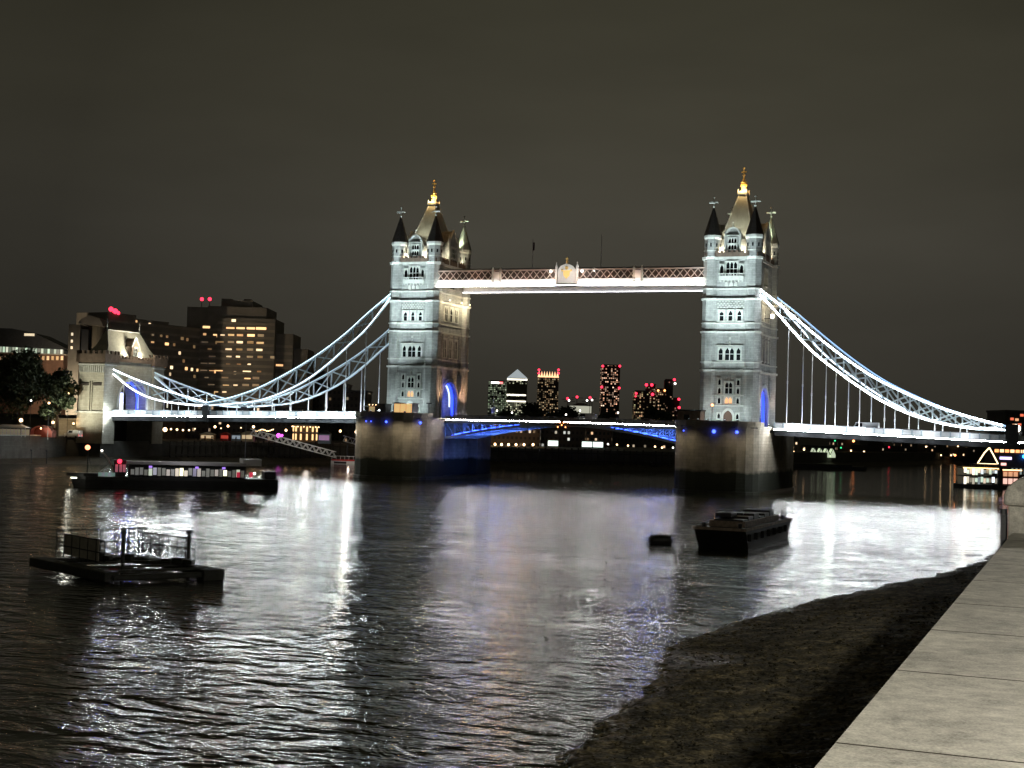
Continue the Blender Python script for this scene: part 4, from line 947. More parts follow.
for k in range(0, 27, 2):
    for zz in (bz(xs[k]),): q.beam((xs[k], -9.3, zz), (xs[k], 9.3, zz), .3, .4)
q.build('cross_girders', BLUEPAINT, t)
for Y in (-9.6, 9.6):
    MB().poly([(x, Y, tz(x) + .55) for x in xs], .06, .9).build('parapet_panel', mat('bascule_parapet_paint', (.30, .30, .31), .6), t)
    for x in [-30 + 2 * k for k in range(31)]: MB().box(x - .1, x + .1, Y - .1, Y + .1, tz(x) - .3, tz(x) + 1.15).build('parapet_post', GREYSTEEL, t)
    MB().poly([(x, Y, tz(x) + 1.2) for x in xs], .14, .12).build('handrail', GREYSTEEL, t)
MB().poly([(x, -9.98, tz(x) + .02) for x in xs], .08, .14).build('light_strip', emat('bascule_led', (1, .94, .94), 200), t)
MB().poly([(x, -9.9, tz(x) + .14) for x in xs], .44, .05).poly([(x, -9.9, tz(x) - .09) for x in xs], .44, .05).build('light_tray', WHITEPAINT, t)  # trays added to shield truss and parapet from the strip
for s_ in (-1, 1):
    q = MB(); q.poly([(s_ * x, -8.2, bz(x) + .5) for x in (12, 16, 20, 24, 28, 30)], .1, .12); q.build('blue_light_run', emat('blue_run', (.03, .08, 1), 16), t)
    for x, p_ in ((26.0, 260), (22.0, 440), (18, 300), (12.5, 110)):
        for Y in (-6.2, 0, 6.2): light('POINT', (s_ * x, Y, bz(x) + .9), p_ if s_ < 0 else p_ * .9, (.11, .23, 1.0), radius=.3, parent=t)
l_ = thing('navigation_lights', 'cluster of orange navigation lamps below the middle of the opening span', 'lamps', (0, -10.1, 14.9))
MB().box(-.5, .5, -.05, .25, -.9, .5).build('board', DARKSTEEL, l_)
for x, z in ((-.45, .1), (.45, .1), (0, -.5), (-1.0, -1.0), (1.0, -1.0)): MB().ball(x, -.2, z, .17).build('lamp_globe', LAMPO, l_)

# ------------------------------------------------------------------ vehicles crossing
def car(x, y, z, L_, W_, H_, col, label, cat, name, van=False):
    t = thing(name, label, cat, (x, y, z))
    body = mat('paint_%d_%d_%d' % tuple(int(c * 99) for c in col), col, .3)
    if van: pr = [(-L_ / 2, .35), (-L_ / 2, H_ * .55), (-L_ / 2 + .9, H_ * .6), (-L_ / 2 + 1.5, H_), (L_ / 2, H_), (L_ / 2, .35)]
    else: pr = [(-L_ / 2, .35), (-L_ / 2, H_ * .55), (-L_ / 2 + 1.0, H_ * .62), (-L_ / 2 + 1.7, H_), (L_ / 2 - 1.2, H_), (L_ / 2 - .4, H_ * .65), (L_ / 2, H_ * .6), (L_ / 2, .35)]
    MB().extr(pr, 'y', -W_ / 2, W_ / 2).build('body', body, t, bevel=.06)
    wq = MB(); wq.extr([(-L_ / 2 + 1.25, H_ * .64), (-L_ / 2 + 1.75, H_ * .93), (L_ / 2 - 1.3 if not van else -L_ / 2 + 2.9, H_ * .93), (L_ / 2 - .8 if not van else -L_ / 2 + 2.9, H_ * .64)], 'y', -W_ / 2 - .01, W_ / 2 + .01); wq.build('window', GLASSD, t)
    for sx in (-1, 1):
        for sy in (-1, 1):
            q = MB(); i = 0; c0 = (sx * (L_ / 2 - .8), .32)
            q.extr([(c0[0] + .32 * math.cos(a_ * PI / 6), c0[1] + .32 * math.sin(a_ * PI / 6)) for a_ in range(12)], 'y', sy * (W_ / 2 - .22), sy * (W_ / 2 + .02)); q.build('wheel', DARKSTEEL, t)
    for sy in (-1, 1):
        MB().box(-L_ / 2 - .02, -L_ / 2 + .05, sy * (W_ / 2 - .4) - .12, sy * (W_ / 2 - .4) + .12, .6, .8).build('headlight', LAMPWH, t)
        MB().box(L_ / 2 - .05, L_ / 2 + .02, sy * (W_ / 2 - .3) - .1, sy * (W_ / 2 - .3) + .1, .7, .9).build('tail_light', emat('tail', (1, .03, .02), 5), t)
    return t
car(4.5, -5.6, 14.97, 5.4, 2.0, 2.5, (.7, .7, .7), 'white panel van crossing near the middle of the opening span', 'van', 'parked_van' if False else 'van', True)
for x, col, lab in ((-4.5, (.05, .05, .06), 'dark car crossing just left of the white van'), (11.5, (.35, .33, .3), 'pale car crossing right of the white van'), (-12, (.1, .1, .12), 'dark car on the left half of the opening span'), (-20.5, (.2, .2, .2), 'grey car nearest the left tower on the opening span'), (20, (.12, .1, .1), 'dark car on the right half of the opening span')):
    car(x, -5.6, 14.95, 4.4, 1.8, 1.55, col, lab, 'car', 'car').__setitem__('group', 'cars crossing the opening span')
car(71.5, -5.6, dz(71.5) - .3, 6.5, 2.2, 2.7, (.4, .42, .45), 'pale delivery truck crossing the right side span', 'truck', 'delivery_truck', True)
for x, w_, xm in ((-26.5, 'left', 8.6), (31.4, 'right', 9.0)):
    t = thing('signal_mast', 'thin steel signal mast rising beside the %s tower on the opening span' % w_, 'mast', (x, 9.9, 15.0), 0, 'signal masts')
    MB().cyl(0, 0, 0, xm, .12, .06).build('pole', GREYSTEEL, t); MB().box(-.5, .5, -.15, .15, 2.0, 3.6).build('box', BLUEPAINT, t); MB().box(-.8, .8, -.05, .05, xm * .45, xm * .45 + .12).build('crossbar', GREYSTEEL, t)

# ------------------------------------------------------------------ north abutment gatehouse
AB = stone_mat('abutment_stone', (0.42, 0.40, 0.33), (0.35, 0.33, 0.27), 1.2, 0.5, 0.6, 0.2)
t = thing('abutment_gatehouse', 'floodlit stone gatehouse with steep pale roof at the left end of the bridge', 'gatehouse', (-137.2, 0, 0))
for sy in (-1, 1):
    yc = sy * 11.3
    q = MB(); q.box(-4.4, 4.4, yc - 2.6, yc + 2.6, 5.6, 14.2); q.box(-4.2, 4.2, yc - 2.4, yc + 2.4, 14.2, 28.0); tw = q.build('flank_tower', AB, t)
    q = MB(); q.box(-4.75, 4.75, yc - 2.9, yc + 2.9, 14.0, 14.5); q.box(-4.5, 4.5, yc - 2.7, yc + 2.7, 27.2, 27.6); q.build('string_course', TRIM, tw)
    q = MB(); q.box(-4.9, 4.9, yc - 3.1, yc + 3.1, 28.0, 30.4)
    for k in range(6):
        for y_ in (-3.0, 3.0): q.box(-4.7 + k * 1.78, -3.9 + k * 1.78, yc + y_ - .25, yc + y_ + .25, 30.4, 31.3)
    for k in range(3):
        for x_ in (-4.6, 4.6): q.box(x_ - .25, x_ + .25, yc - 2.2 + k * 1.9, yc - 1.4 + k * 1.9, 30.4, 31.3)
    q.build('battlement', PARAPET, tw)
    q = MB()
    for k in range(12): q.box(-4.0 + k * .7, -3.65 + k * .7, yc - sy * 0 - 2.75 if sy < 0 else yc + 2.4, yc - 2.4 if sy < 0 else yc + 2.75, 25.2, 27.1)
    q.build('corbel_table', TRIM, tw)
    for x in (-2.1, 2.1):
        MB().box(x - 1.3, x + 1.3, yc + sy * 2.4 - (.3 if sy < 0 else 0), yc + sy * 2.4 + (.3 if sy > 0 else 0), 21.6, 22.3).build('recess', SLATE, tw)
    for sx in (-1, 1): MB().box(-.55 if sx < 0 else .15, -.2 if sx < 0 else .5, yc + sy * 2.4 - (.35 if sy < 0 else 0), yc + sy * 2.4 + (.35 if sy > 0 else 0), 14.6, 22.6).build('pilaster', AB, tw)
q = MB(); ar = arch_pts(6.2, 13.0, 18.0, 23.4); q.extr([(-8.7, 13.0)] + ar + [(8.7, 13.0), (8.7, 28.6), (-8.7, 28.6)], 'x', -3.2, 3.6); q.build('arch_wall', AB, t)
a1 = arch_pts(6.9, 13.0, 18.0, 24.2); a2 = arch_pts(6.2, 13.0, 18.0, 23.4); q = MB(); q.extr(a1 + a2[::-1], 'x', 3.6, 4.0); q.build('arch_moulding', TRIM, t)
q = MB(); q.box(-3.6, 4.1, -8.8, 8.8, 28.6, 29.6)
for k in range(12): q.box(3.7, 4.2, -8.6 + k * 1.5, -7.9 + k * 1.5, 29.6, 30.3)
q.build('parapet', PARAPET, t)
q = MB(); q.prism([(-4, -11.8), (3.4, -11.8), (3.4, 11.8), (-4, 11.8)], 29.9, 33.0, [(-2.4, -9.4), (1.9, -9.4), (1.9, 9.4), (-2.4, 9.4)]); q.prism([(-2.4, -9.4), (1.9, -9.4), (1.9, 9.4), (-2.4, 9.4)], 33.0, 37.4, [(-.5, -7.4), (-.1, -7.4), (-.1, 7.4), (-.5, 7.4)])
rf = q.build('roof', mat('pale_tiles', (.46, .44, .36), .7, nscale=1.5, namp=.15), t)
q = MB(); q.box(-.6, 0, -7.5, 7.5, 37.4, 37.7); q.build('ridge', TRIM, rf)
for y in (-7.4, 7.4): MB().cyl(-.3, y, 37.5, 40.6, .16, .05).ball(-.3, y, 38.6, .3).ball(-.3, y, 39.7, .2).build('finial', TRIM, rf)
q = MB(); q.extr([(-1.5, 29.6), (-1.5, 33.2), (0, 35.6), (1.5, 33.2), (1.5, 29.6)], 'x', 1.0, 4.0); dm = q.build('dormer', PARAPET, t)
q = MB(); q.beam((4.0, -1.7, 33.0), (4.0, 0, 35.9), .4, .3); q.beam((4.0, 1.7, 33.0), (4.0, 0, 35.9), .4, .3); q.build('dormer_trim', TRIM, dm)
wnd(t, 0, 30.6, 32.8, 1.4, 2, y=4.0, face='x')
for y in (-3.4, 3.2):
    flood((-133.3, y, 29.9), (-137.5, y * 1.4, 34.5), 6500, (1, .96, .78), 120, .8, 'warm floodlight on the gatehouse parapet, %s of the dormer' % ('left' if y < 0 else 'right'), group='floodlights on the gatehouse')
light('POINT', (7.5, 0, 35.0), 3600, (1, .92, .72), radius=.4, parent=t)
for x in (-140.5, -135.5):
    flood((x, -33, 1.2 + 2.6), (x * .98 - 2.8, -13.5, 19), 22000, (1, .97, .76), 52, .8, 'floodlight on the mud pole below the gatehouse, %s one' % ('left' if x < -138 else 'right'), group='floodlights below the gatehouse')
    MB().cyl(0, 0, -3.6, -.22, .12).build('pole', DARKSTEEL, bpy.data.objects[[o.name for o in C.objects if o.name.startswith('floodlight') and abs(o.location.x - x) < .01][0]])
light('POINT', (8, -4.5, 20), 200, (1, .9, .75), radius=.5, parent=t)
light('POINT', (2, 0, 17.5), 900, (.03, .08, 1), radius=.5, parent=t)
q = MB(); q.poly([(1.0, y, z) for y, z in arch_pts(5.9, 14.0, 18, 23.0)], .5, .15); q.build('blue_ring', emat('gate_blue', (.02, .05, 1), 5), t)
MB().box(-1.5, -1.0, .6, 2.2, 13.2, 20).build('white_banner', emat('gate_white', (.8, .85, 1), 1.6), t)
MB().box(-40, 5.0, -9, 9, 12.2, 13.2).build('approach_deck', ASPHALT, t)
q = MB(); q.box(-60, -5.0, -9.5, 9.5, 6.3, 12.2); q.build('approach_wall', WALLD, t)

# ================================================================== surroundings
VR = math.atan2(0.37185, 0.92829)          # facades across the river turn towards the south-west like this
def at(px, py, dep):
    d = _f + _r * ((px - 512) / 1438.7) - _u * ((py - 384) / 1438.7); return CP + d * dep
def onz(px, py, z):
    d = _f + _r * ((px - 512) / 1438.7) - _u * ((py - 384) / 1438.7); return CP + d * ((z - CP.z) / d.z)
def zat(px, py, dep): return at(px, py, dep).z
DARKBRICK = (0.05, 0.042, 0.035)

# --- tower hotel: stepped concrete block, north bank
CONC = mat('dark_aggregate_concrete', (0.22, 0.20, 0.17), 0.9, nscale=0.15, namp=0.2)
CONC2 = mat('concrete_band', (0.30, 0.265, 0.215), 0.9, nscale=0.3, namp=0.2)
base = at(205, 418, 560); D0 = 560; k_ = D0 / 1438.7
t = thing('hotel', 'large stepped concrete hotel block with scattered warm lit windows behind the gatehouse', 'hotel', (base.x, base.y, 6.3), VR)
def HU(px): return (px - 205) * k_
def HZ(px, py): return 13.5 + (418 + (px - 205) * .0299 - py) * k_ - 6.3
blocks = [(181, 214, 306, 4, 22), (213, 223, 296.5, 8, 12), (222, 246, 299, 6, 22), (203, 262, 306, 2, 24), (214, 272, 318, 0, 22), (270, 289, 333, 4, 20), (288, 303, 348, 7, 18), (196, 216, 320, 1, 22)]
for a_, b_, yt, w0, dep in blocks:
    MB().box(HU(a_), HU(b_), w0, w0 + dep, 0, HZ((a_ + b_) / 2, yt)).build('block', CONC, t)
MB().box(HU(236), HU(243), 7.5, 12, HZ(240, 300), HZ(240, 297)).build('plant_room', CONC, t)
# left wing, nearer at its far end
A_ = Vector((HU(133) * .93 - 2, -40)); B_ = Vector((HU(199), 3)); dW = (B_ - A_); n2 = Vector((dW.y, -dW.x)).normalized()
def wingp(f_, off): p_ = A_ + dW * f_ + n2 * off; return (p_.x, p_.y)
for f0, f1, hz_ in ((0, .28, 44.5), (.28, .62, 43.2), (.62, 1.0, 42.2)):
    MB().prism([wingp(f0, 0), wingp(f1, 0), wingp(f1, -16), wingp(f0, -16)], 0, hz_).build('block', CONC, t)
# floor bands on the faces
for r_ in range(13):
    z = HZ(240, 324.5) - r_ * 2.77
    if z < 3: break
    for a_, b_, w0 in ((214, 272, 0), ) + (((270, 289, 4),) if r_ > 2 else ()) + (((288, 303, 7),) if r_ > 6 else ()) + (((196, 213.5, 1),) if r_ > 0 else ()):
        MB().box(HU(a_) + .1, HU(b_) - .1, w0 - .5, w0 - .003, z, z + 1.0).build('floor_band', CONC2, t)
    if r_ > 0:
        q = MB(); p0 = wingp(.01, .004); p1 = wingp(.99, .004); p2 = wingp(.99, .45); p3 = wingp(.01, .45); q.prism([p3, p2, p1, p0], z - .3, z + .6); q.build('floor_band', CONC2, t)
HW = [(500, 230, 35, 1), (620, 237, 40, 1.1), (670, 237, 40, 1), (720, 237, 40, 1.1), (770, 237, 50, 1.2), (493, 265, 15, .6), (550, 270, 30, .9), (583, 272, 20, .7), (625, 270, 30, .5), (668, 271, 30, .5), (722, 271, 35, 1.4), (668, 305, 30, 1), (768, 309, 35, .6), (615, 341, 30, .8), (765, 343, 30, 1), (618, 377, 25, .5), (662, 377, 20, .9), (718, 415, 15, .9), (858, 416, 35, .7), (570, 447, 40, .9), (535, 447, 25, .5), (650, 452, 12, .6), (708, 450, 40, .9), (712, 485, 30, 1), (608, 518, 30, .5), (655, 517, 20, .7), (562, 550, 20, .4), (602, 550, 20, .7), (570, 305, 40, .2), (625, 305, 30, .2), (720, 305, 30, .15), (720, 341, 30, .15), (668, 341, 30, .2), (770, 271, 30, .2), (720, 377, 30, .2), (770, 377, 25, .2), (615, 415, 20, .2), (830, 378, 20, .15), (668, 415, 20, .2), (768, 450, 20, .2), (510, 480, 20, .2), (520, 340, 20, .2), (682, 137, 15, .5), (635, 198, 20, 1.2)]
LWN = [(257, 206, 10, .8), (300, 218, 12, 1.3), (312, 265, 15, .25), (340, 270, 15, .3), (412, 285, 20, .3), (312, 300, 20, .6), (360, 311, 25, 1.3), (405, 356, 15, .7), (478, 368, 15, .6), (500, 372, 15, .5), (525, 375, 15, .3), (355, 420, 20, .4), (379, 427, 18, 1.3), (430, 432, 18, .9), (450, 436, 15, .9), (470, 440, 15, .7), (495, 441, 15, .7), (375, 460, 12, .6), (455, 325, 15, .15), (430, 290, 15, .3), (360, 275, 15, .2), (385, 315, 15, .2), (340, 380, 15, .2), (420, 395, 15, .15), (460, 470, 15, .2)]
lev = {}
def litm(b_):
    k = round(b_ * 4) / 4 if b_ > .3 else .12
    c_ = random.choice(((1, .62, .28), (1, .55, .24), (1, .72, .42)))
    return emat('hotel_window_%g_%d' % (k, int(c_[1] * 100)), c_, 1.5 * k)
for x_, y_, w_, b_ in HW:
    px, py = 100 + x_ / 4.876, 280 + y_ / 4.876; w0 = 0 if px < 272 else (4 if px < 289 else 7)
    if px < 214: w0 = 1
    if py < 315: w0 = 2
    if py < 309: w0 = 6
    u = HU(px); z = HZ(px, py); hw = w_ / 4.876 * k_ / 2
    MB().box(u - hw, u + hw, w0 - .06, w0 - .01, z - .62, z + .62).build('window', litm(b_), t)
for x_, y_, w_, b_ in LWN:
    px, py = 100 + x_ / 4.876, 280 + y_ / 4.876
    f_ = min(.97, max(.03, (px - 134) / 66)); p0 = A_ + dW * f_
    dep = 560 + p0.y; z = zat(px, py, dep) - 6.3; hw = w_ / 4.876 * .38 / 2; dn = dW.normalized() * hw
    c0 = p0 + n2 * .05
    MB().prism([(c0.x - dn.x, c0.y - dn.y), (c0.x + dn.x, c0.y + dn.y), (c0.x + dn.x - n2.x * .04, c0.y + dn.y - n2.y * .04), (c0.x - dn.x - n2.x * .04, c0.y - dn.y - n2.y * .04)][::-1], z - .6, z + .6).build('window', litm(b_), t)
_rw = random.Random(31)
for r_ in range(12):
    for c_i in range(6):
        px, py = (200, 208, 222, 232.5, 243, 253)[c_i] + 1.5, 335.6 + r_ * 7.1
        if _rw.random() < .52 and not any(abs(100 + x_ / 4.876 - px) < 6 and abs(280 + y_ / 4.876 - py) < 4 for x_, y_, _a, _b in HW):
            u = HU(px); z = HZ(px, py); w0 = 1 if px < 214 else 0
            MB().box(u - 1.3, u + 1.3, w0 - .06, w0 - .01, z - .6, z + .55).build('window', emat('hotel_dim_%d' % (r_ % 3), (1, .72, .45), (.05, .1, .16)[r_ % 3]), t)
for px, py, r_ in ((192, 296.5, .75), (200, 296.5, .75)):
    MB().cyl(HU(px), 10, 35, HZ(px, py), .2, .12).build('aerial_mast', DARKSTEEL, t); MB().ball(HU(px), 10, HZ(px, py), r_).build('beacon', LAMPR, t)
for f_, dzz, r_ in ((.03, 1.2, .9), (.07, .6, 1.0), (.10, .1, .7)):
    p0 = A_ + dW * f_; MB().ball(p0.x, p0.y, 44.5 + dzz, r_).build('beacon', LAMPR, t)
for i, (u_, w_, p_) in enumerate(((-35, -75, 75000), (10, -60, 75000), (45, -55, 45000))):  # floodlights added to lift the dark hotel facade, no such lamps known
    c_ = Vector((base.x, base.y, 0)) + Vector((u_ * math.cos(VR) - w_ * math.sin(VR), u_ * math.sin(VR) + w_ * math.cos(VR), 12))
    flood(tuple(c_), (base.x + u_ * .6, base.y, 34), p_, (1, .80, .55), 120, .9, 'added floodlight on a pole lighting the hotel, %s from the left' % ORD[i], group='added floodlights before the hotel')
    MB().cyl(0, 0, -5.7, -.25, .12).build('pole', DARKSTEEL, [o for o in C.objects if o.name.startswith('floodlight') and o.type == 'EMPTY'][-1])
# --- buildings left of the gatehouse
b0 = at(0, 400, 520)
t = thing('office_building', 'long brick office building with a lit glazed top storey behind the dark tree', 'office building', (b0.x, b0.y, 6.3), VR)
k2 = 520 / 1438.7
def OZ(px, py): return 13.5 + (411.9 + px * .0299 - py) * k2 - 6.3
MB().box(-30, 62 * k2, 0, 16, 0, OZ(30, 354)).build('wall', mat('brown_brick', (.14, .075, .05), .9, nscale=.5), t)
q = MB(); q.extr([(-30, OZ(0, 352)), (62 * k2 + 1.0, OZ(62, 354)), (62 * k2 + 1, OZ(62, 355)), (-30, OZ(0, 353))], 'y', -.5, 14); q.build('ledge', CONC2, t)
gm = win_mat('office_glazing', (.2, .2, .18), 1.15, 3.2, .72, .9, .9, (.75, 1, .72), (1, .95, .75), 1.1, 4.0)
q = MB(); q.quad((-30, -.2, OZ(0, 352.3)), (62 * k2, -.2, OZ(62, 354.4)), (62 * k2, -.2, OZ(62, 349.6)), (-30, -.2, OZ(0, 345)), uv=[(0, .1), (52, .1), (52, 3), (0, 3)]); q.build('glazing', gm, t)
q = MB(); q.extr([(-30, OZ(0, 344.5)), (62 * k2 + 1.5, OZ(62, 349.3)), (55 * k2, OZ(62, 344)), (34 * k2, OZ(40, 334)), (10 * k2, OZ(10, 328.5)), (-30, OZ(0, 328))], 'y', -1.2, 15); rf = q.build('roof', DARKSTEEL, t)
q = MB(); q.box(23 * k2, 33 * k2, -1.5, -1.25, OZ(28, 336), OZ(28, 333.6)); q.build('skylight', emat('office_skylight', (1, .85, .6), .7), rf)
for i in range(14):
    px = -2 + i * 4.7; MB().box(px * k2, px * k2 + .9, -.05, -.01, OZ(px, 360), OZ(px, 356)).build('window', emat('office_window_%d' % (i % 3), (1, .7, .4), (.12, .5, .05)[i % 3]), t)
b0 = at(66, 400, 500)
t = thing('panel_tower', 'grey panelled office tower with a column of lit stair windows left of the gatehouse roof', 'office building', (b0.x, b0.y, 6.3), VR)
k2 = 500 / 1438.7
def OZ2(px, py): return 13.5 + (411.9 + px * .0299 - py) * k2 - 6.3
MB().box(0, 11.5 * k2, 0, 12, 0, OZ2(66, 324)).build('wall', mat('grey_panel', (.10, .092, .078), .8, nscale=.3), t)
MB().box(11.6 * k2, 19 * k2, 1, 12, 0, OZ2(80, 329)).build('recessed_wall', DARKSTEEL, t)
MB().cyl(25 * k2, 5, 0, OZ2(90, 323), 7 * k2, n=16).build('stair_drum', mat('beige_panel', (.10, .088, .065), .8), t)
q = MB(); q.extr([(8 * k2, OZ2(70, 323)), (34 * k2, OZ2(100, 326)), (30 * k2, OZ2(95, 318)), (20 * k2, OZ2(86, 315)), (12 * k2, OZ2(76, 318))], 'y', .5, 12); q.build('roof', CONC, t)
for py in (334, 341, 347.5): MB().box(2.6 * k2, 4.6 * k2, -.06, -.01, OZ2(69, py + 1.4), OZ2(69, py - 1.4)).build('window', emat('stair_window', (1, .85, .6), .8), t)
b0 = at(101, 400, 600)
t = thing('dark_block', 'dark low office roofline between the gatehouse roof and the hotel', 'building', (b0.x, b0.y, 6.3), VR)
MB().box(-2, 16, 0, 20, 0, 36).build('wall', CONC, t); MB().box(-8, -2.1, 2, 18, 0, 38.5).build('stair_block', CONC, t); MB().box(2, 3, -.06, -.01, 30, 31).build('window', emat('dim_win', (1, .7, .4), .4), t)
b0 = at(152, 410, 470)
t = thing('gabled_house', 'dark gabled warehouse with one tall narrow lit window below the hotel', 'warehouse', (b0.x, b0.y, 6.3), VR)
k2 = 470 / 1438.7
MB().extr([(-4, 0), (-4, 15), (0, 20.5), (5.6, 13.5), (5.6, 0)], 'y', 0, 25).build('wall', mat('dark_warehouse_brick', (.06, .045, .035), .9), t)
MB().beam((-.1, -.3, 20.8), (5.9, -.3, 13.4), .3, .4).build('roof_verge', CONC2, t)
MB().box(4.75, 5.15, -.06, -.01, 10.2, 13.2).build('window', emat('slit_window', (1, .9, .7), .8), t)
# --- dark mid distance blocks beyond the side span and right of the hotel
def block(px0, px1, ytop, dep, label, name='building', wall=(.045, .04, .035), thick=18, lit=.13, pu=1.7, pv=2.6, st=1.1, ca=(1, .6, .3), cb_=(1, .85, .6), cat='building', group=None, zb=5.5, wins=(), roofm=None):
    c_ = at((px0 + px1) / 2, 430, dep); kk = dep / 1438.7; hw = (px1 - px0) / 2 * kk
    t = thing(name, label, cat, (c_.x, c_.y, zb), VR, group)
    H = zat((px0 + px1) / 2, ytop, dep) - zb
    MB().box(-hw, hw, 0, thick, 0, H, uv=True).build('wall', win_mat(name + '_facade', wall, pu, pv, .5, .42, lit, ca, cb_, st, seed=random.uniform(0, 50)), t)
    MB().box(-hw - .3, hw + .3, -.3, thick + .3, H + .01, H + .7).build('roof', roofm or DARKSTEEL, t)
    return t, hw, H, kk
block(303, 322, 372, 600, 'dark flats with a few lit windows just right of the hotel', 'flats', lit=.06, group='dark buildings on the north bank')
block(318, 345, 385, 560, 'lower dark flats behind the quay right of the hotel', 'flats', lit=.1, group='dark buildings on the north bank')
block(344, 366, 392, 540, 'dark flats half hidden by the left pier', 'flats', lit=.1, group='dark buildings on the north bank')
block(152, 208, 402, 500, 'low dark quayside block under the lattice chains by the gatehouse', 'flats', lit=.1, group='dark buildings on the north bank')
block(208, 262, 406, 520, 'low dark quayside block under the left side span', 'flats', lit=.1, group='dark buildings on the north bank')
block(262, 300, 409, 510, 'low dark quayside block behind the string lights', 'flats', lit=.12, group='dark buildings on the north bank')
# --- quay pavilion
c_ = at(304, 432, 500)
t = thing('quay_pavilion', 'round warm lit pavilion with arched galleries on the quay behind the gangway', 'pavilion', (c_.x, c_.y, 6.3), VR)
q = MB(); q.cyl(0, 4, 0, 5.6, 4.2, n=12); q.build('wall', mat('pavilion_wall', (.3, .22, .13), .8), t)
MB().cyl(0, 4, 3.1, 3.35, 4.6, n=12).cyl(0, 4, 5.6, 6.0, 4.7, 4.0, n=12).build('cornice', TRIM, t)
for r_ in range(2):
    for k in range(6):
        a_ = -PI * (.1 + k * .16); MB().box(4.25 * math.cos(a_) - .28, 4.25 * math.cos(a_) + .28, 4 + 4.25 * math.sin(a_) - .1, 4 + 4.25 * math.sin(a_) + .1, .6 + r_ * 2.9, 2.7 + r_ * 2.6).build('window', emat('pavilion_window', (1, .62, .28), 1.6), t)
for k in range(7):
    a_ = -PI * (.05 + k * .15); MB().ball(4.7 * math.cos(a_), 4 + 4.7 * math.sin(a_), 5.2, .2).build('bulb', LAMPW, t)
# --- quay lamps
def lamp(px, py, dep, r_, label, m=LAMPW, zb=6.3, group='lamps along the quay', power=0, col=(1, .62, .3), cat='lamp post', name='quay_lamp'):
    p = at(px, py, dep); t = thing(name, label, cat, (p.x, p.y, zb), 0, group)
    h = max(.6, p.z - zb); MB().cyl(0, 0, 0, h, .07, .05, 6).build('post', DARKSTEEL, t); MB().ball(0, 0, h + r_ * .4, r_).build('lamp_globe', m, t)
    if power: light('POINT', (0, 0, h + r_ + .2), power, col, radius=.3, parent=t)
QL = [(147, 430, .28), (152, 429.5, .3), (158, 430.5, .25), (165, 430.5, .7), (171, 429.5, .3), (177, 430, .34), (183, 430.5, .3), (189, 430.5, .28), (195, 429, .2), (215, 427.4, .42), (221, 428.5, .2), (228, 426.6, .4), (241, 428, .2), (253.5, 427.4, .45), (286, 430.8, .42), (340.3, 431.6, .42), (356, 432.4, .45), (363.5, 434, .36)]
for i, (px, py, r_) in enumerate(QL):
    lamp(px, py, 455 if px < 200 else 480, r_, 'warm globe lamp on the quay under the left side span, %s from the left' % ORD[i], power=900 if r_ > .6 else (130 if r_ > .35 else 0))
t = thing('string_lights', 'string of warm bulbs over the quay terrace left of the magenta light', 'string lights', tuple(at(264, 438, 478)))
t.location.z = 6.3
q = [at(254 + k * 1.6, 430.3 + .8 * math.sin(k * .9), 478) - Vector(t.location) for k in range(13)]
MB().poly([tuple(p) for p in q], .04).build('cable', DARKSTEEL, t)
for p in q: MB().ball(*p, .2).build('bulb', LAMPW, t)
for p in (q[0], q[-1]): MB().cyl(p.x, p.y, 0, p.z, .06).build('post', DARKSTEEL, t)
lamp(278.5, 436.5, 470, .75, 'magenta spotlight beside the quay terrace', LAMPP, group='coloured lights on the quay', power=260, col=(1, .1, .9))
lamp(282, 435.8, 470, .4, 'smaller magenta spotlight right of the first on the quay', LAMPP, group='coloured lights on the quay')
def kiosk(px0, px1, py0, py1, dep, m, lit, label, name='kiosk', roof=DARKSTEEL, cat='kiosk'):
    a, b_ = at(px0, py1, dep), at(px1, py1, dep); w_ = (b_ - a).length; h = max(1.2, at(px0, py0, dep).z - 6.3)
    t = thing(name, label, cat, ((a.x + b_.x) / 2, (a.y + b_.y) / 2, 6.3), VR, 'kiosks on the quay')
    MB().box(-w_ / 2, w_ / 2, 0, 3, 0, h * .72).build('wall', m, t)
    MB().prism([(-w_ / 2 - .3, -.3), (w_ / 2 + .3, -.3), (w_ / 2 + .3, 3.3), (-w_ / 2 - .3, 3.3)], h * .73, h, [(-w_ / 8, 1.2), (w_ / 8, 1.2), (w_ / 8, 1.8), (-w_ / 8, 1.8)]).build('roof', roof, t)
    if lit: MB().box(-w_ / 2 + .3, w_ / 2 - .3, -.04, -.01, h * .25, h * .62).build('window', lit, t)
kiosk(220, 229, 432, 440, 470, mat('red_paint', (.5, .03, .03), .5), emat('red_glow', (1, .12, .08), .35), 'small red kiosk on the quay above the timber piles', roof=mat('red_paint', (.5, .03, .03), .5))
kiosk(231, 241, 432, 440, 470, mat('blue_grey_paint', (.25, .32, .4), .6), emat('kiosk_cool', (.7, .85, 1), .25), 'blue grey kiosk on the quay right of the red one')
kiosk(241, 253, 431, 440, 468, mat('cream_canvas', (.5, .42, .28), .8), emat('kiosk_warm', (1, .75, .45), .5), 'cream kiosk at the head of the gangway', roof=mat('cream_canvas', (.5, .42, .28), .8))
kiosk(200, 214, 432, 439, 468, mat('cream_canvas', (.5, .42, .28), .8), emat('kiosk_warm', (1, .75, .45), .3), 'white striped awning stall on the quay left of the red kiosk', roof=mat('white_canvas', (.75, .75, .72), .8))
kiosk(318, 330, 430, 440, 470, mat('blue_grey_paint', (.25, .32, .4), .6), emat('kiosk_mag', (.9, .5, .9), .2), 'dim purple lit kiosk on the quay right of the pavilion')
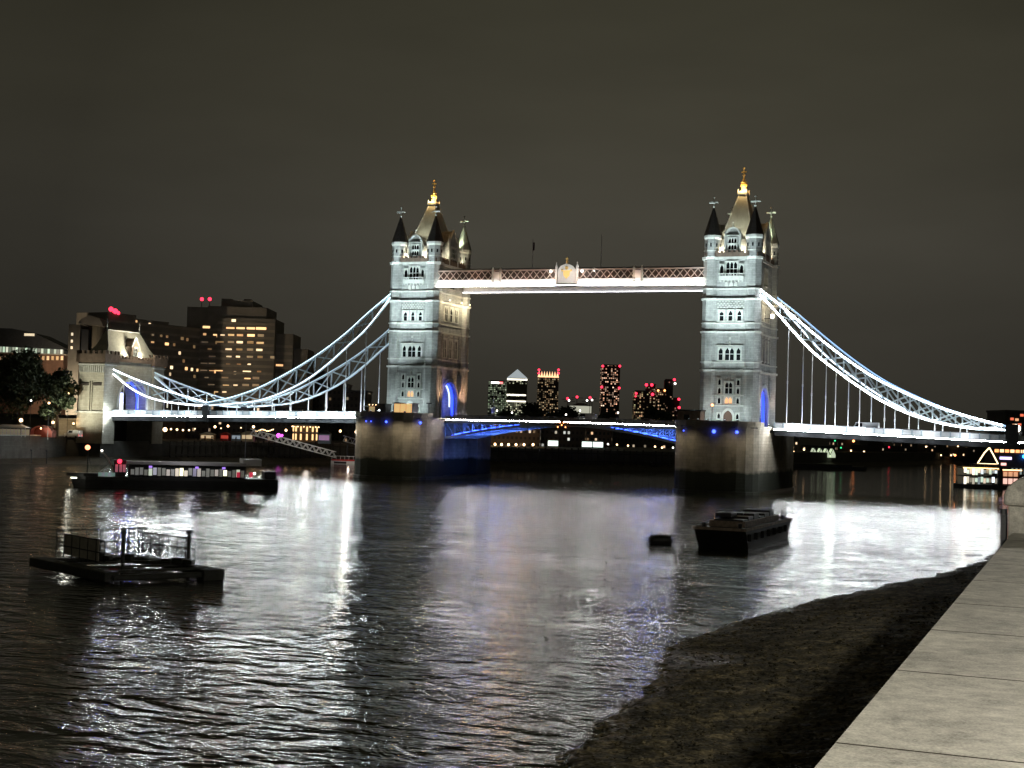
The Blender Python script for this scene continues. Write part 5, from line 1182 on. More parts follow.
# --- people on the quay terrace
def person(p, rz, col, label, h=1.7, leg=(.03, .03, .05)):
    t = thing('person', label, 'person', tuple(p), rz, 'people on the quay')
    s = h / 1.7; q = MB()
    prof = [(.0, .10, .13), (.45, .13, .17), (.86, .17, .22), (1.05, .15, .19), (1.30, .17, .25), (1.42, .10, .14), (1.46, .06, .06), (1.52, .09, .08), (1.62, .105, .09), (1.71, .04, .04)]
    for (z0, a0, b0_), (z1, a1, b1_) in zip(prof[:-1], prof[1:]):
        q.prism([(b0_ * s * math.cos(2 * PI * k / 8), a0 * s * math.sin(2 * PI * k / 8)) for k in range(8)], z0 * s, z1 * s, [(b1_ * s * math.cos(2 * PI * k / 8), a1 * s * math.sin(2 * PI * k / 8)) for k in range(8)])
    for sx in (-1, 1): q.poly([(sx * .23 * s, 0, 1.38 * s), (sx * .29 * s, .03, 1.08 * s), (sx * .26 * s, -.12 * s, .85 * s)], .09 * s)
    q.build('body', mat('coat_%d' % int(col[0] * 99), col, .9), t)
for i, (px, c_) in enumerate(((198, (.02, .02, .03)), (205, (.2, .05, .04)), (212, (.04, .05, .08)), (236, (.1, .1, .1)), (258, (.05, .04, .04)), (266, (.15, .12, .1)), (290, (.03, .03, .04)))):
    p = at(px, 438, 462); person((p.x, p.y, 6.3), random.uniform(0, 6), c_, 'small figure in %s standing on the quay, %s from the left' % (('a black coat', 'a dark red coat', 'a navy coat', 'grey', 'brown', 'tan', 'dark clothing')[i], ORD[i]))
# --- gangway and landing pontoon
P0 = at(250, 434.5, 440); P1 = at(335, 457.5, 436)
t = thing('gangway', 'white lattice gangway sloping down from the quay to the landing pontoon', 'gangway', tuple(P0))
d = P1 - P0; nn = Vector((-d.y, d.x, 0)).normalized() * 1.2
for s_ in (0, 1):
    o_ = nn * s_; q = MB(); n_ = 13
    lo = [tuple(d * (k / n_) + o_) for k in range(n_ + 1)]; up = [(a[0], a[1], a[2] + 1.7) for a in lo]
    q.poly(lo, .22); q.poly(up, .2)
    for k in range(n_): m_ = [(lo[k][i] + lo[k + 1][i]) / 2 for i in range(3)]; q.beam(lo[k], (m_[0], m_[1], m_[2] + 1.7), .15); q.beam((m_[0], m_[1], m_[2] + 1.7), lo[k + 1], .15)
    q.build('side_truss', WHITEPAINT, t)
q = MB(); q.quad((0, 0, .1), tuple(d + Vector((0, 0, .1))), tuple(d + nn + Vector((0, 0, .1))), tuple(nn + Vector((0, 0, .1)))); q.build('walkway_floor', GREYSTEEL, t)
light('POINT', tuple(d * .3 + Vector((3, -10, 3))), 900, (1, .9, .75), radius=.5, parent=t)
light('POINT', tuple(d * .75 + Vector((3, -10, 3))), 900, (1, .9, .75), radius=.5, parent=t)
c_ = onz(347, 464, 0)
t = thing('landing_pontoon', 'white landing pontoon with red deck band at the foot of the gangway', 'pontoon', (c_.x, c_.y, 0), VR)
MB().box(-5, 6.5, -2, 6, -.4, 1.0).build('hull', WHITEPAINT, t); MB().box(-4.8, 6.3, -2.03, -1.8, 1.0, 1.5).build('red_band', mat('red_paint', (.5, .03, .03), .5), t); MB().box(-4.0, 0, -2.05, -2.001, .1, .8).build('fender', DARKSTEEL, t)
q = MB()
for k in range(9): q.box(-4.8 + k * 1.38, -4.7 + k * 1.38, -1.7, -1.6, 1.0, 2.5)
q.box(-4.8, 6.3, -1.7, -1.6, 2.5, 2.6); q.build('railing', WHITEPAINT, t)
MB().cyl(-.5, 4, 0, 6.5, .3).build('pile', DARKSTEEL, t); MB().cyl(2.9, 4, 0, 8.5, .1).build('mast', WHITEPAINT, t)
light('POINT', (1, -6, 3.5), 260, (1, .85, .7), radius=.3, parent=t)
P0 = at(362, 446, 455); P1 = at(343, 441, 462)
t = thing('gangway', 'short end of a second lattice gangway half hidden by the left pier', 'gangway', tuple(P1)); d = P0 - P1
q = MB(); q.poly([(0, 0, 0), tuple(d)], .2); q.poly([(0, 0, 1.7), tuple(d + Vector((0, 0, 1.7)))], .2)
for k in range(4): q.beam(tuple(d * (k / 4)), tuple(d * ((k + .5) / 4) + Vector((0, 0, 1.7))), .12); q.beam(tuple(d * ((k + .5) / 4) + Vector((0, 0, 1.7))), tuple(d * ((k + 1) / 4)), .12)
q.build('side_truss', WHITEPAINT, t)

# --- left bank terrace
lamp(21, 421, 386, .5, 'orange globe lamp under the tree at the far left', power=90, group='lamps on the left terrace')
lamp(53, 423, 394, .38, 'warm globe lamp right of the red tent', power=80, group='lamps on the left terrace')
lamp(68.5, 395, 397, .45, 'tall street lamp beside the gatehouse flank', power=50, group='lamps on the left terrace', name='street_lamp')
lamp(73.5, 424, 398, .28, 'small warm lamp at the foot of the gatehouse', power=160, group='lamps on the left terrace')
lamp(49, 403.5, 386, .3, 'dim warm lamp seen through the tree crown', group='lamps on the left terrace', name='street_lamp')
lamp(31, 401, 384, .25, 'small lamp seen through the middle of the tree crown', LAMPWH, group='lamps on the left terrace', name='street_lamp')
c_ = at(12, 428, 384)
t = thing('marquee', 'white railed marquee under the tree at the far left', 'marquee', (c_.x, c_.y, 7.0), VR)
q = MB()
for k in range(9): q.box(-4.5 + k, -4.38 + k, 0, .12, 0, 2.3)
q.box(-4.6, 3.7, 0, .12, 2.2, 2.4).box(-4.6, 3.7, 0, .12, .9, 1.0); q.build('frame', WHITEPAINT, t)
MB().prism([(-4.8, -.3), (3.9, -.3), (3.9, 4), (-4.8, 4)], 2.42, 3.2, [(-3, 1), (2, 1), (2, 2.5), (-3, 2.5)]).build('roof', mat('white_canvas', (.75, .75, .72), .8), t)
MB().box(-4.4, 3.5, 3.5, 3.55, .3, 2.0).build('back_panel', emat('marquee_glow', (1, .85, .6), .12), t)
c_ = at(41, 428, 388)
t = thing('tent', 'dark red domed tent with a lit opening on the left terrace', 'tent', (c_.x, c_.y, 7.0), VR)
q = MB()
for k in range(10):
    a0, a1 = PI * k / 10, PI * (k + 1) / 10
    q.extr([(-3 * math.cos(a0), 1.2 + 2.0 * math.sin(a0)), (-3 * math.cos(a1), 1.2 + 2.0 * math.sin(a1)), (-2.9 * math.cos(a1), 1.2 + 1.9 * math.sin(a1)), (-2.9 * math.cos(a0), 1.2 + 1.9 * math.sin(a0))], 'y', 0, 4)
q.box(-3, -2.9, 0, 4, 0, 1.2).box(2.9, 3, 0, 4, 0, 1.2); q.build('canopy', mat('dark_red_canvas', (.13, .03, .022), .8), t); MB().box(-2.85, 2.85, 3.0, 3.1, 0, 2.6).build('back_wall', mat('dark_red_canvas', (.13, .03, .022), .8), t)
MB().ball(-.2, .6, 2.4, .22).build('bulb', LAMPW, t); light('POINT', (0, .5, 1.7), 120, (1, .6, .35), radius=.2, parent=t)
c_ = at(78, 437, 399)
t = car(c_.x, c_.y - 2, 7.35 - .35, 4.8, 2.0, 2.2, (.7, .7, .68), 'white van parked at the foot of the gatehouse', 'van', 'van', True); t.location.z = 6.9
t = thing('terrace', 'raised stone terrace at the river edge below the dark tree', 'terrace', (-170, -60, 0))
MB().box(-130, 24.4, -300, 42, 6.31, 7.0).build('paving', LAND, t)
b0 = at(62, 430, 401)
t = thing('lit_wall', 'pale flank wall lit by lamps beside the gatehouse', 'wall', (b0.x, b0.y, 7.0), VR)
MB().box(-3, 5, 0, .6, 0, 5.0).build('wall', AB, t); MB().box(-3.1, 5.1, -.1, .7, 5.01, 5.3).build('coping', TRIM, t)
light('POINT', (0, -4, 3), 240, (1, .75, .45), radius=.3, parent=t)

# --- trees
LEAF = mat('dark_foliage', (0.035, 0.048, 0.018), 0.7, nscale=0.5, namp=0.5)
LEAFL = mat('lamp_lit_shrub', (0.12, 0.17, 0.03), 0.7, nscale=2, namp=0.3)
BARK = mat('bark', (0.08, 0.06, 0.045), 0.9, nscale=3)
def tree(p, h, r_, n, label, name='plane_tree', leaf=LEAF, group=None, lobes=13, ls=.5, trunk=.38, seed=1):
    rnd = random.Random(seed)
    t = thing(name, label, 'tree' if h > 3.5 else 'shrub', tuple(p), 0, group)
    q = MB(); q.cyl(0, 0, -.2, h * .45, r_ * .07 + .1, r_ * .05 + .05, 8)
    cs = []
    for k in range(lobes):
        a_ = rnd.uniform(0, 2 * PI); rr = r_ * math.sqrt(rnd.uniform(0, 1)) * .75; z = h * rnd.uniform(trunk, .92)
        rr *= 1 - max(0, (z / h - .65)) * 1.6
        c = Vector((rr * math.cos(a_), rr * math.sin(a_), z)); cs.append((c, r_ * rnd.uniform(.22, .42)))
        q.beam((0, 0, h * .35), tuple(c * .6 + Vector((0, 0, h * .12))), r_ * .04 + .03); q.beam(tuple(c * .6 + Vector((0, 0, h * .12))), tuple(c), r_ * .025 + .02)
    q.build('trunk', BARK, t)
    q = MB()
    for i in range(n):
        c, rr = rnd.choice(cs); v_ = Vector((rnd.gauss(0, 1), rnd.gauss(0, 1), rnd.gauss(0, .8))); v_ = v_.normalized() * rr * rnd.uniform(.35, 1.08)
        p0 = c + v_; a = Vector((rnd.uniform(-1, 1), rnd.uniform(-1, 1), rnd.uniform(-1, 1))).normalized() * ls * rnd.uniform(.6, 1.3); b_ = a.cross(Vector((rnd.uniform(-1, 1), rnd.uniform(-1, 1), rnd.uniform(-1, 1)))).normalized() * ls * .8
        q.quad(tuple(p0 - a), tuple(p0 - b_), tuple(p0 + a), tuple(p0 + b_))
    q.build('crown', leaf, t)
    return t
c_ = at(20, 430, 392); tree((c_.x, c_.y, 6.9), 23, 11.5, 9000, 'huge dark plane tree at the left edge in front of the brick office', seed=3, group='trees on the north bank', lobes=26)
c_ = at(57, 430, 396); tree((c_.x, c_.y, 6.9), 18.5, 6.0, 4500, 'smaller dark plane tree between the huge one and the gatehouse', seed=5, group='trees on the north bank', lobes=16)
c_ = at(158, 432, 452); tree((c_.x, c_.y, 6.3), 3.0, 2.4, 900, 'yellow green bush lit by the quay lamps under the span', 'lit_bush', LEAFL, ls=.25, seed=9, lobes=9, trunk=.35)
for i, (px, yt, dep, w_, lb) in enumerate(((505, 411, 950, 16, 'below the pyramid topped skyscraper'), (530, 406, 900, 20, 'between the pyramid and the crowned skyscrapers'), (565, 409, 950, 22, 'above the white van'), (605, 410, 900, 18, 'below the tall red lit skyscraper'), (658, 408, 900, 18, 'below the right skyscraper cluster'))):
    c_ = at(px, 430, dep); h = zat(px, yt, dep) - 5.5
    tree((c_.x, c_.y, 5.5), h, w_ * .6, 1500, 'dark bushy treetop ' + lb, 'distant_tree', seed=20 + i, group='treetops beyond the opening span', ls=1.1, lobes=12)

# --- far bank under the opening span
block(484, 540, 424, 560, 'long riverside warehouse with warm wall lamps left of the middle', 'warehouse', lit=.15, group='riverside buildings beyond the opening span', wall=(.07, .05, .035))
block(541, 585, 428, 570, 'low riverside building with bright white lower windows', 'warehouse', lit=.3, st=1.5, ca=(.9, 1, .95), group='riverside buildings beyond the opening span')
block(586, 612, 422, 600, 'taller riverside flats with orange windows right of the middle', 'flats', lit=.25, st=1.3, group='riverside buildings beyond the opening span', wall=(.08, .05, .04))
block(613, 690, 431, 640, 'long low dark wharf building with sparse lights', 'warehouse', lit=.12, group='riverside buildings beyond the opening span')
for i, px in enumerate((488.5, 495, 501.5, 508.5, 516, 524, 533)):
    lamp(px, 445.2, 545, .5, 'warm wall lamp at the foot of the riverside warehouse, %s from the left' % ORD[i], group='lamps at the warehouse foot', zb=6.0, power=420)
for i, (px, py, m_) in enumerate(((571, 444, LAMPWH), (577, 441.5, LAMPWH), (584, 441.8, LAMPWH), (592, 443, LAMPWH), (600, 442, LAMPWH), (608, 444.5, LAMPWH), (617, 445, LAMPW), (628, 446, LAMPW), (655, 447, LAMPW), (662, 448, LAMPW), (673, 448, LAMPWH), (551, 442, LAMPWH), (556, 443, LAMPWH), (543, 432, LAMPWH))):
    lamp(px, py, 580, .38, 'small far lamp on the wharf right of the warehouse, %s one' % ORD[i], m_, group='small lamps on the far wharf', zb=5.5, name='wharf_lamp')
for i, (px, m_) in enumerate(((553, (.8, 1, .9)), (587, (.8, 1, .95)), (598, (.85, 1, .9)))):
    c_ = at(px, 444, 556); t = thing('lit_shopfront', 'bright white shopfront on the far wharf, %s from the left' % ORD[i], 'shopfront', (c_.x, c_.y, 6.3), VR, 'shopfronts on the far wharf')
    MB().box(-2.2, 2.2, 0, 1.5, 0, 3).build('wall', CONC, t); MB().box(-1.9, 1.9, -.04, -.01, .5, 2.4).build('window', emat('shop_glass', m_, 2.6), t)
for i, px in enumerate((497, 512, 566, 580, 618)):
    c_ = at(px, 418, 950); lamp(px, 411 + (i % 3) * 2, 900, .6, 'far white lamp just above the opening span railing, %s from the left' % ORD[i], LAMPWH, group='far lamps above the span', zb=5.5, name='far_lamp')
P0 = at(617, 449, 560); P1 = at(655, 466, 505)
t = thing('jetty_ramp', 'sloping timber jetty ramp on the far shore near the right pier', 'ramp', tuple(P1)); d = P0 - P1
MB().beam((0, 0, 0), tuple(d), 2.5, .3).build('deck', TIMBER, t)
q = MB(); q.poly([(-1, 0, 1.1), tuple(d + Vector((-1, 0, 1.1)))], .12)
for k in range(9): p = d * (k / 8); q.beam((p.x - 1, p.y, p.z), (p.x - 1, p.y, p.z + 1.1), .12)
q.build('railing', GREYSTEEL, t)

# --- skyline: clustered skyscrapers 3.6 km away
SK = 3600
SKL = [(487, 505, 381.5, 'squat greenish lit skyscraper with a white and red sign strip, leftmost of the skyline', .62, (.55, .75, .45), (.9, 1, .7), .55, (.05, .06, .05)),
       (505.5, 526, 378.5, 'skyscraper with a lit pyramid roof and bright floor bands', .55, (1, .9, .6), (.8, .9, .6), .9, (.07, .07, .06)),
       (536, 557.5, 374.5, 'square dark skyscraper with a glowing orange crown and red corner beacons', .5, (1, .6, .3), (.9, .75, .45), .55, (.04, .035, .03)),
       (600, 618.5, 365.5, 'tallest slender skyscraper dotted with orange windows and red corner beacons', .42, (1, .45, .25), (1, .7, .5), 1.7, (.03, .03, .03)),
       (633, 649, 391, 'low broad tower with red beacons at the left of the right cluster', .4, (1, .55, .3), (.6, .6, .3), .9, (.03, .03, .03)),
       (645, 656, 384, 'middle tower of the right cluster topped by two red beacons', .4, (1, .5, .3), (.7, .7, .4), .8, (.03, .03, .03)),
       (655, 665, 389.5, 'short tower with an orange lit crown in the right cluster', .4, (1, .5, .3), (1, .7, .4), .9, (.03, .03, .03)),
       (663.5, 672, 379.5, 'narrow dark tower with red and white lamps at the right of the cluster', .15, (1, .4, .3), (1, .7, .4), .6, (.02, .02, .02)),
       (672, 679, 398, 'small dark tower with red lamps just left of the right bridge tower', .2, (1, .3, .3), (1, .7, .4), .6, (.02, .02, .02))]
SKO = []
for i, (a_, b_, yt, lb, lit, ca, cb_, st_, wall) in enumerate(SKL):
    c_ = at((a_ + b_) / 2, 430, SK + (i % 3) * 40); kk = SK / 1438.7; hw = (b_ - a_) / 2 * kk; H = zat((a_ + b_) / 2, yt, SK) - 3
    t = thing('skyscraper', lb, 'skyscraper', (c_.x, c_.y, 3), VR, 'skyline of lit skyscrapers'); SKO.append((t, hw, H, kk))
    MB().box(-hw, hw, 0, hw * 2, 0, H, uv=True).build('wall', win_mat('skyscraper_facade', wall, 4.6, 4.6, .66, .6, lit, ca, cb_, st_, seed=i * 3.7, rowbias=.35), t)
    MB().box(-hw * .8, hw * .8, hw * .2, hw * 1.8, H, H + 3).build('roof', DARKSTEEL, t)
t, hw, H, kk = SKO[0]; MB().box(-hw * .7, hw * .2, -1, -.1, H - 5, H - .5).build('sign', emat('sky_sign_white', (1, .95, .9), 3.5), t); MB().box(hw * .22, hw * .6, -1, -.1, H - 5, H - .5).build('sign', emat('sky_sign_red', (1, .15, .15), 3.5), t)
t, hw, H, kk = SKO[1]; MB().prism([(-hw, 0), (hw, 0), (hw, 2 * hw), (-hw, 2 * hw)], H + 3, H + 26, [(-.5, hw - .5), (.5, hw - .5), (.5, hw + .5), (-.5, hw + .5)]).build('pyramid_roof', emat('pyramid_glow', (.8, .9, .95), .42), t)
for z_, h_ in ((H - 3, 4), (H - 42, 3.5), (H - 58, 3.5)): MB().box(-hw, hw * (1 if z_ > H - 10 else .9), -1.0, -.1, z_, z_ + h_).build('lit_floor', emat('lit_floor', (1, .93, .75), 2.2), t)
MB().box(-hw, hw, -.8, -.05, H - 52, H - 44).build('dark_floor', DARKSTEEL, t); MB().box(-hw, hw, -.8, -.05, H - 37, H - 12).build('dim_floor', win_mat('dim_floor', (.08, .08, .06), 6, 5, .6, .5, .3, (.8, .9, .5), (1, .9, .6), .4), t)
t, hw, H, kk = SKO[2]
q = MB()
for k in range(8): x = -hw + (k + .5) * hw / 4; q.extr([(x - 2.6, H - 1), (x + 2.6, H - 1), (x, H + 12)], 'y', -1.2, -.2)
q.box(-hw, hw, -1.2, -.2, H - 4, H - 1.1); q.build('crown', emat('crown_glow', (1, .55, .28), 1.9), t)
def beacons(i, pts, r_=3.2, m=LAMPR):
    t, hw, H, kk = SKO[i]
    for px, py in pts:
        u = (px - (SKL[i][0] + SKL[i][1]) / 2) * kk; z = zat(px, py, SK) - 3; MB().ball(u, -3, z, r_, 6, 4).build('beacon', m, t)
beacons(2, [(537, 368.5), (557, 368.5), (537, 372), (557, 372)]); beacons(3, [(601, 366), (618, 366), (600.5, 387), (618, 388)])
beacons(4, [(635, 393)]); beacons(4, [(634.5, 396)], 2); beacons(5, [(645, 383.8), (650.5, 383.8), (651.5, 393.5)], 4); beacons(6, [(657, 390.5), (663.5, 390.5)], 2.6, LAMPO); beacons(7, [(673, 379)], 3.4); beacons(7, [(673.8, 383)], 3, LAMPWH); beacons(8, [(678, 398.5), (678.5, 407)], 3.6); beacons(4, [(660, 400)], 2.6)
for i, (px, py, m_) in enumerate(((567.5, 398.5, LAMPR), (569, 400.5, LAMPWH), (577, 397, LAMPR), (590, 397.5, LAMPR), (592, 400, LAMPWH), (587, 400.5, LAMPWH))):
    c_ = at(px, py, 3300); t = thing('tower_crane', 'distant construction crane lamp between the two tallest skyscrapers, %s from the left' % ORD[i], 'crane', (c_.x, c_.y, 3), VR, 'cranes on the skyline')
    MB().box(-.8, .8, -.8, .8, 0, c_.z - 3).build('mast', DARKSTEEL, t); MB().beam((-12, 0, c_.z - 5), (14, 0, c_.z - 5), 1.2).build('jib', DARKSTEEL, t); MB().ball(0, -2, c_.z - 3, 3.0 if m_ is LAMPR else 2.4, 6, 4).build('beacon', m_, t)
c_ = at(581, 410, 3300); t = thing('dome_venue', 'distant low pale lit hall between skyscrapers', 'hall', (c_.x, c_.y, 3), VR)
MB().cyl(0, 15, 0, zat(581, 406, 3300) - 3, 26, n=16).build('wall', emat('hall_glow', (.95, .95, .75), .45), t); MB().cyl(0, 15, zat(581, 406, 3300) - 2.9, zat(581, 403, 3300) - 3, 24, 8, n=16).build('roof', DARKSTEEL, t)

# --- far bank seen under the right side span
FB = [(782, 800, 438, 660), (800, 812, 446, 680), (813, 836, 447, 700), (838, 852, 441, 720), (852, 868, 446, 740), (868, 884, 442, 760), (884, 902, 447, 790), (902, 918, 441, 800), (918, 936, 446, 810), (936, 950, 443, 830), (950, 968, 447, 845), (968, 990, 444, 860), (990, 1030, 446, 880)]
for i, (a_, b_, yt, dep) in enumerate(FB):
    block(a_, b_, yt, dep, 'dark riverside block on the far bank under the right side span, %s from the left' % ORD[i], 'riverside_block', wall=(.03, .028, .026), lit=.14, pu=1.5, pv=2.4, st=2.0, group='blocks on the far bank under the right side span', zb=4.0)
for i, px in enumerate((814.5, 821, 827, 833)):
    c_ = at(px, 457, 655); t = thing('lit_gable', 'small pale green lit gable on the far bank, %s of four in a row' % ORD[i], 'gabled house', (c_.x, c_.y, 4.0), VR, 'row of four lit gables')
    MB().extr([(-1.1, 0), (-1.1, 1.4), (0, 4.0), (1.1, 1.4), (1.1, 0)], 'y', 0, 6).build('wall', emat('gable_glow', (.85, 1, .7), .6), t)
    MB().beam((-1.3, -.1, 1.2), (0, -.1, 4.2), .25).beam((1.3, -.1, 1.2), (0, -.1, 4.2), .25).build('roof_verge', DARKSTEEL, t)
FL = [(793, 448, 0), (793.5, 452, 0), (841, 448, 2), (853.5, 441.5, 1), (851, 451, 0), (851, 454, 0), (864, 452, 0), (889, 447.5, 3), (893, 454, 0), (893, 460, 0), (911, 458.5, 4), (915.5, 459.5, 4), (928, 458, 0), (941, 459, 0), (951, 457, 0), (926, 447, 0), (958, 446.5, 0), (955, 461, 1), (804, 450, 0), (835, 441, 2), (963, 461, 0)]
for i, (px, py, k) in enumerate(FL):
    p = at(px, py, 640 + (px - 790) * 1.2)
    lamp(px, py, 640 + (px - 790) * 1.2, (.42, .6, .35, .4, .95)[k], 'distant lamp on the far bank under the right side span, %s from the left' % ORD[i], (LAMPW, LAMPO, LAMPG, LAMPR, LAMPO)[k], group='lamps on the far bank under the right side span', zb=4.0, name='far_bank_lamp') if i < 25 else None
# moored low barge line on the far side
c_ = onz(812, 469, 0)
t = thing('moored_lighter', 'long low dark lighter moored behind the right pier', 'barge', (c_.x, c_.y, 0), VR)
MB().prism([(-22, 0), (-20, -3), (20, -3), (22, 0), (20, 3), (-20, 3)], -.5, 1.5, [(-23, 0), (-21, -3.2), (21, -3.2), (23, 0), (21, 3.2), (-21, 3.2)]).build('hull', DARKSTEEL, t); MB().box(-18, 16, -2.2, 2.2, 1.5, 2.2).build('hatch', TIMBER, t)

# --- floating restaurant at the right
c_ = onz(979, 488, 0)
t = thing('floating_restaurant', 'two storey floating restaurant with glowing glass decks and gold outline lights', 'restaurant boat', (c_.x, c_.y, 0), VR)
kk = 415 / 1438.7
def RZ(py): return (487.6 - py) * kk
MB().prism([(-6, -1), (13, -1), (14, 3), (13, 8), (-5, 8), (-6.5, 3)], -.5, 1.0).build('hull', DARKSTEEL, t)
MB().box(-4.6, 5.2, 5.0, 5.4, 1.0, 6.0).build('back_wall', mat('cream_wall', (.6, .55, .45), .8), t)
for z0, z1 in ((1.1, 3.25), (3.75, 5.6)):
    for k in range(12):
        x = -4.6 + k * .81; rn = random.Random(k * 7 + int(z0)); cc = rn.choice(((.8, 1, .8), (1, .9, .7), (.8, .95, 1), (1, .8, .6))); ss = rn.choice((.25, .5, .8, 1.1, 2.2))
        MB().box(x, x + .74, -.52, -.46, z0 + rn.choice((0, .3, .6)), z1 - rn.choice((0, .1, .4))).build('window', emat('rest_%d_%d' % (int(cc[0] * 10 + cc[2] * 100), int(ss * 10)), cc, ss), t)
    MB().box(-4.9, 5.3, -.7, 5.3, z1 + .02, z1 + .3).build('deck_slab', DARKSTEEL, t)
q = MB()
for k in range(7): q.box(-4.75 + k * 1.62, -4.62 + k * 1.62, -.6, -.48, 1, 5.9)
q.build('columns', WHITEPAINT, t)
MB().box(-4.9, 5.3, -.85, -.72, 5.65, 5.85).build('light_strip', emat('gold_strip', (1, .6, .2), 6), t)
q = MB()
for k in range(14): q.box(-3 + k * .6, -2.92 + k * .6, -.5, -.4, 5.9, 6.9)
q.box(-3, 5, -.5, -.4, 6.9, 7.0); q.build('railing', GREYSTEEL, t)
q = MB(); q.poly([(-.7, -.5, 7.1), (1.2, -.5, 10.2), (2.6, -.5, 11.7), (3.6, -.5, 10.0), (5.2, -.5, 7.1)], .28).box(-.2, 4.8, -.55, -.45, 7.0, 7.15); q.build('lit_gable', emat('gable_gold', (1, .72, .38), 3.6), t)
MB().box(5.6, 6.6, -.4, 5, 1.0, 6.2).build('stair_tower', DARKSTEEL, t)
MB().box(6.7, 11.5, 0, 6, 1.0, 5.6).build('side_wall', mat('warm_side', (.3, .12, .08), .8), t)
for k in range(3):
    MB().box(6.9 + k * 1.5, 8.1 + k * 1.5, -.06, -.01, 1.4, 3.0).build('window', emat('rest_pink', (1, .6, .5), 1.1), t); MB().box(6.9 + k * 1.5, 8.1 + k * 1.5, -.06, -.01, 3.6, 4.9).build('window', emat('rest_orange', (1, .5, .28), .7), t)
MB().box(5.6, 12.2, -.25, -.1, 5.3, 5.55).build('light_strip', emat('gold_strip2', (1, .6, .25), 5), t)
c_ = at(1013, 476.5, 418)
t = thing('jetty_lamp', 'brilliant bluish white lamp on the jetty right of the floating restaurant', 'lamp', (c_.x, c_.y, 0)); MB().cyl(0, 0, -.5, c_.z - .5, .1).build('post', DARKSTEEL, t); MB().ball(0, 0, c_.z, .75).build('lamp_globe', emat('jetty_white', (.8, 1, .95), 25), t); light('POINT', (0, -1.5, c_.z), 500, (.8, 1, .95), radius=.3, parent=t)
c_ = at(1008, 470, 440)
t = thing('riverside_bar', 'neon lit bar building with orange roof strip behind the jetty lamp', 'bar', (c_.x, c_.y, 0), VR)
kk = 440 / 1438.7
def BZ(py): return 13.5 + (442 - py) * kk
MB().box(-4.5, 9, 0, 8, 0, BZ(453)).build('wall', mat('bar_wall', (.1, .08, .08), .8), t)
for k in range(6): MB().box(-4.2 + k * 1.6, -3.0 + k * 1.6, -.15, -.05, BZ(452.5), BZ(449.5)).build('sign_strip', emat('bar_orange_%d' % (k % 2), ((1, .35, .12), (1, .6, .3))[k % 2], 2.2), t)
MB().box(-2.6, 1.0, -.15, -.05, BZ(459.5), BZ(457)).build('sign_strip', emat('bar_violet', (.6, .5, 1), 3.0), t)
MB().box(-2.2, -.6, -.1, -.05, BZ(465.5), BZ(463)).build('window', emat('bar_pink', (1, .45, .4), 2), t)
MB().ball(4.7, -.4, BZ(456), .5).build('blue_lamp', emat('bar_blue', (.02, .25, 1), 12), t)
for k in range(4): MB().box(1.0 + k * 1.3, 1.6 + k * 1.3, -.1, -.05, BZ(474), BZ(468)).build('window', emat('bar_grey', (.6, .75, .7), .35), t)
t, hw, H, kk = block(1005, 1040, 412.5, 470, 'dark flats with orange lit balconies at the right edge above the bridge deck', 'flats', lit=.0, wall=(.03, .027, .025), zb=3)
for x, z, c_ in ((-3.5, H - 2.2, 0), (-1.9, H - 2.4, 1), (-.3, H - .9, 0), (-2.8, H - 4.2, 1), (-1.0, H - 4.0, 0), (1.2, H - 1.4, 1)):
    MB().box(x - .55, x + .55, -.08, -.02, z - .4, z + .4).build('window', emat(('flat_red', 'flat_orange')[c_], ((1, .2, .1), (1, .5, .25))[c_], 1.0), t)
for i, (px, py, r_, lb) in enumerate(((1016, 428.5, .95, 'large glowing white globe lamp at the end of the right side span'), (1022.5, 441, .5, 'smaller white globe lamp below the large one at the right edge'))):
    c_ = at(px, py, 312); t = thing('globe_lamp', lb, 'lamp', (c_.x, c_.y, c_.z), 0, 'globe lamps at the right edge')
    MB().ball(0, 0, 0, r_, 12, 8).build('lamp_globe', emat('big_globe', (1, .88, .7), 5), t, smooth=True); MB().box(-.08, .08, -.08, .08, -2.6, -r_).build('post', DARKSTEEL, t)

# ================================================================== things on the water
HULL = mat('black_hull_paint', (0.022, 0.021, 0.02), 0.45, nscale=.6, namp=.3)
# --- dining boat
a, b_ = onz(70, 487, 0), onz(276, 490, 0); d = (b_ - a); Lb = d.length
t = thing('river_boat', 'long dark dining boat with lit glass saloon and grey roof near the left bank', 'boat', (a.x, a.y, 0), math.atan2(d.y, d.x))
s = Lb / 206.0
def BX(px): return (px - 70) * s
hull = [(BX(70), 0), (BX(84), -2.3), (BX(110), -2.9), (BX(262), -2.9), (BX(276), -2.4), (BX(276), 2.4), (BX(262), 2.9), (BX(110), 2.9), (BX(84), 2.3)]
MB().prism([(x + (.8 if x < 1 else 0), y * .9) for x, y in hull], -.4, 1.6, hull).prism(hull, 1.605, 2.1).build('hull', HULL, t)
q = MB(); q.prism([(BX(66), 0), (BX(82), -2.2), (BX(96), -2.6), (BX(96), 2.6), (BX(82), 2.2)], 2.105, 2.7); q.build('bulwark', HULL, t)
MB().box(BX(126), BX(243), -2.3, 2.3, 2.11, 2.2).build('saloon_floor', DARKSTEEL, t)
random.seed(11)
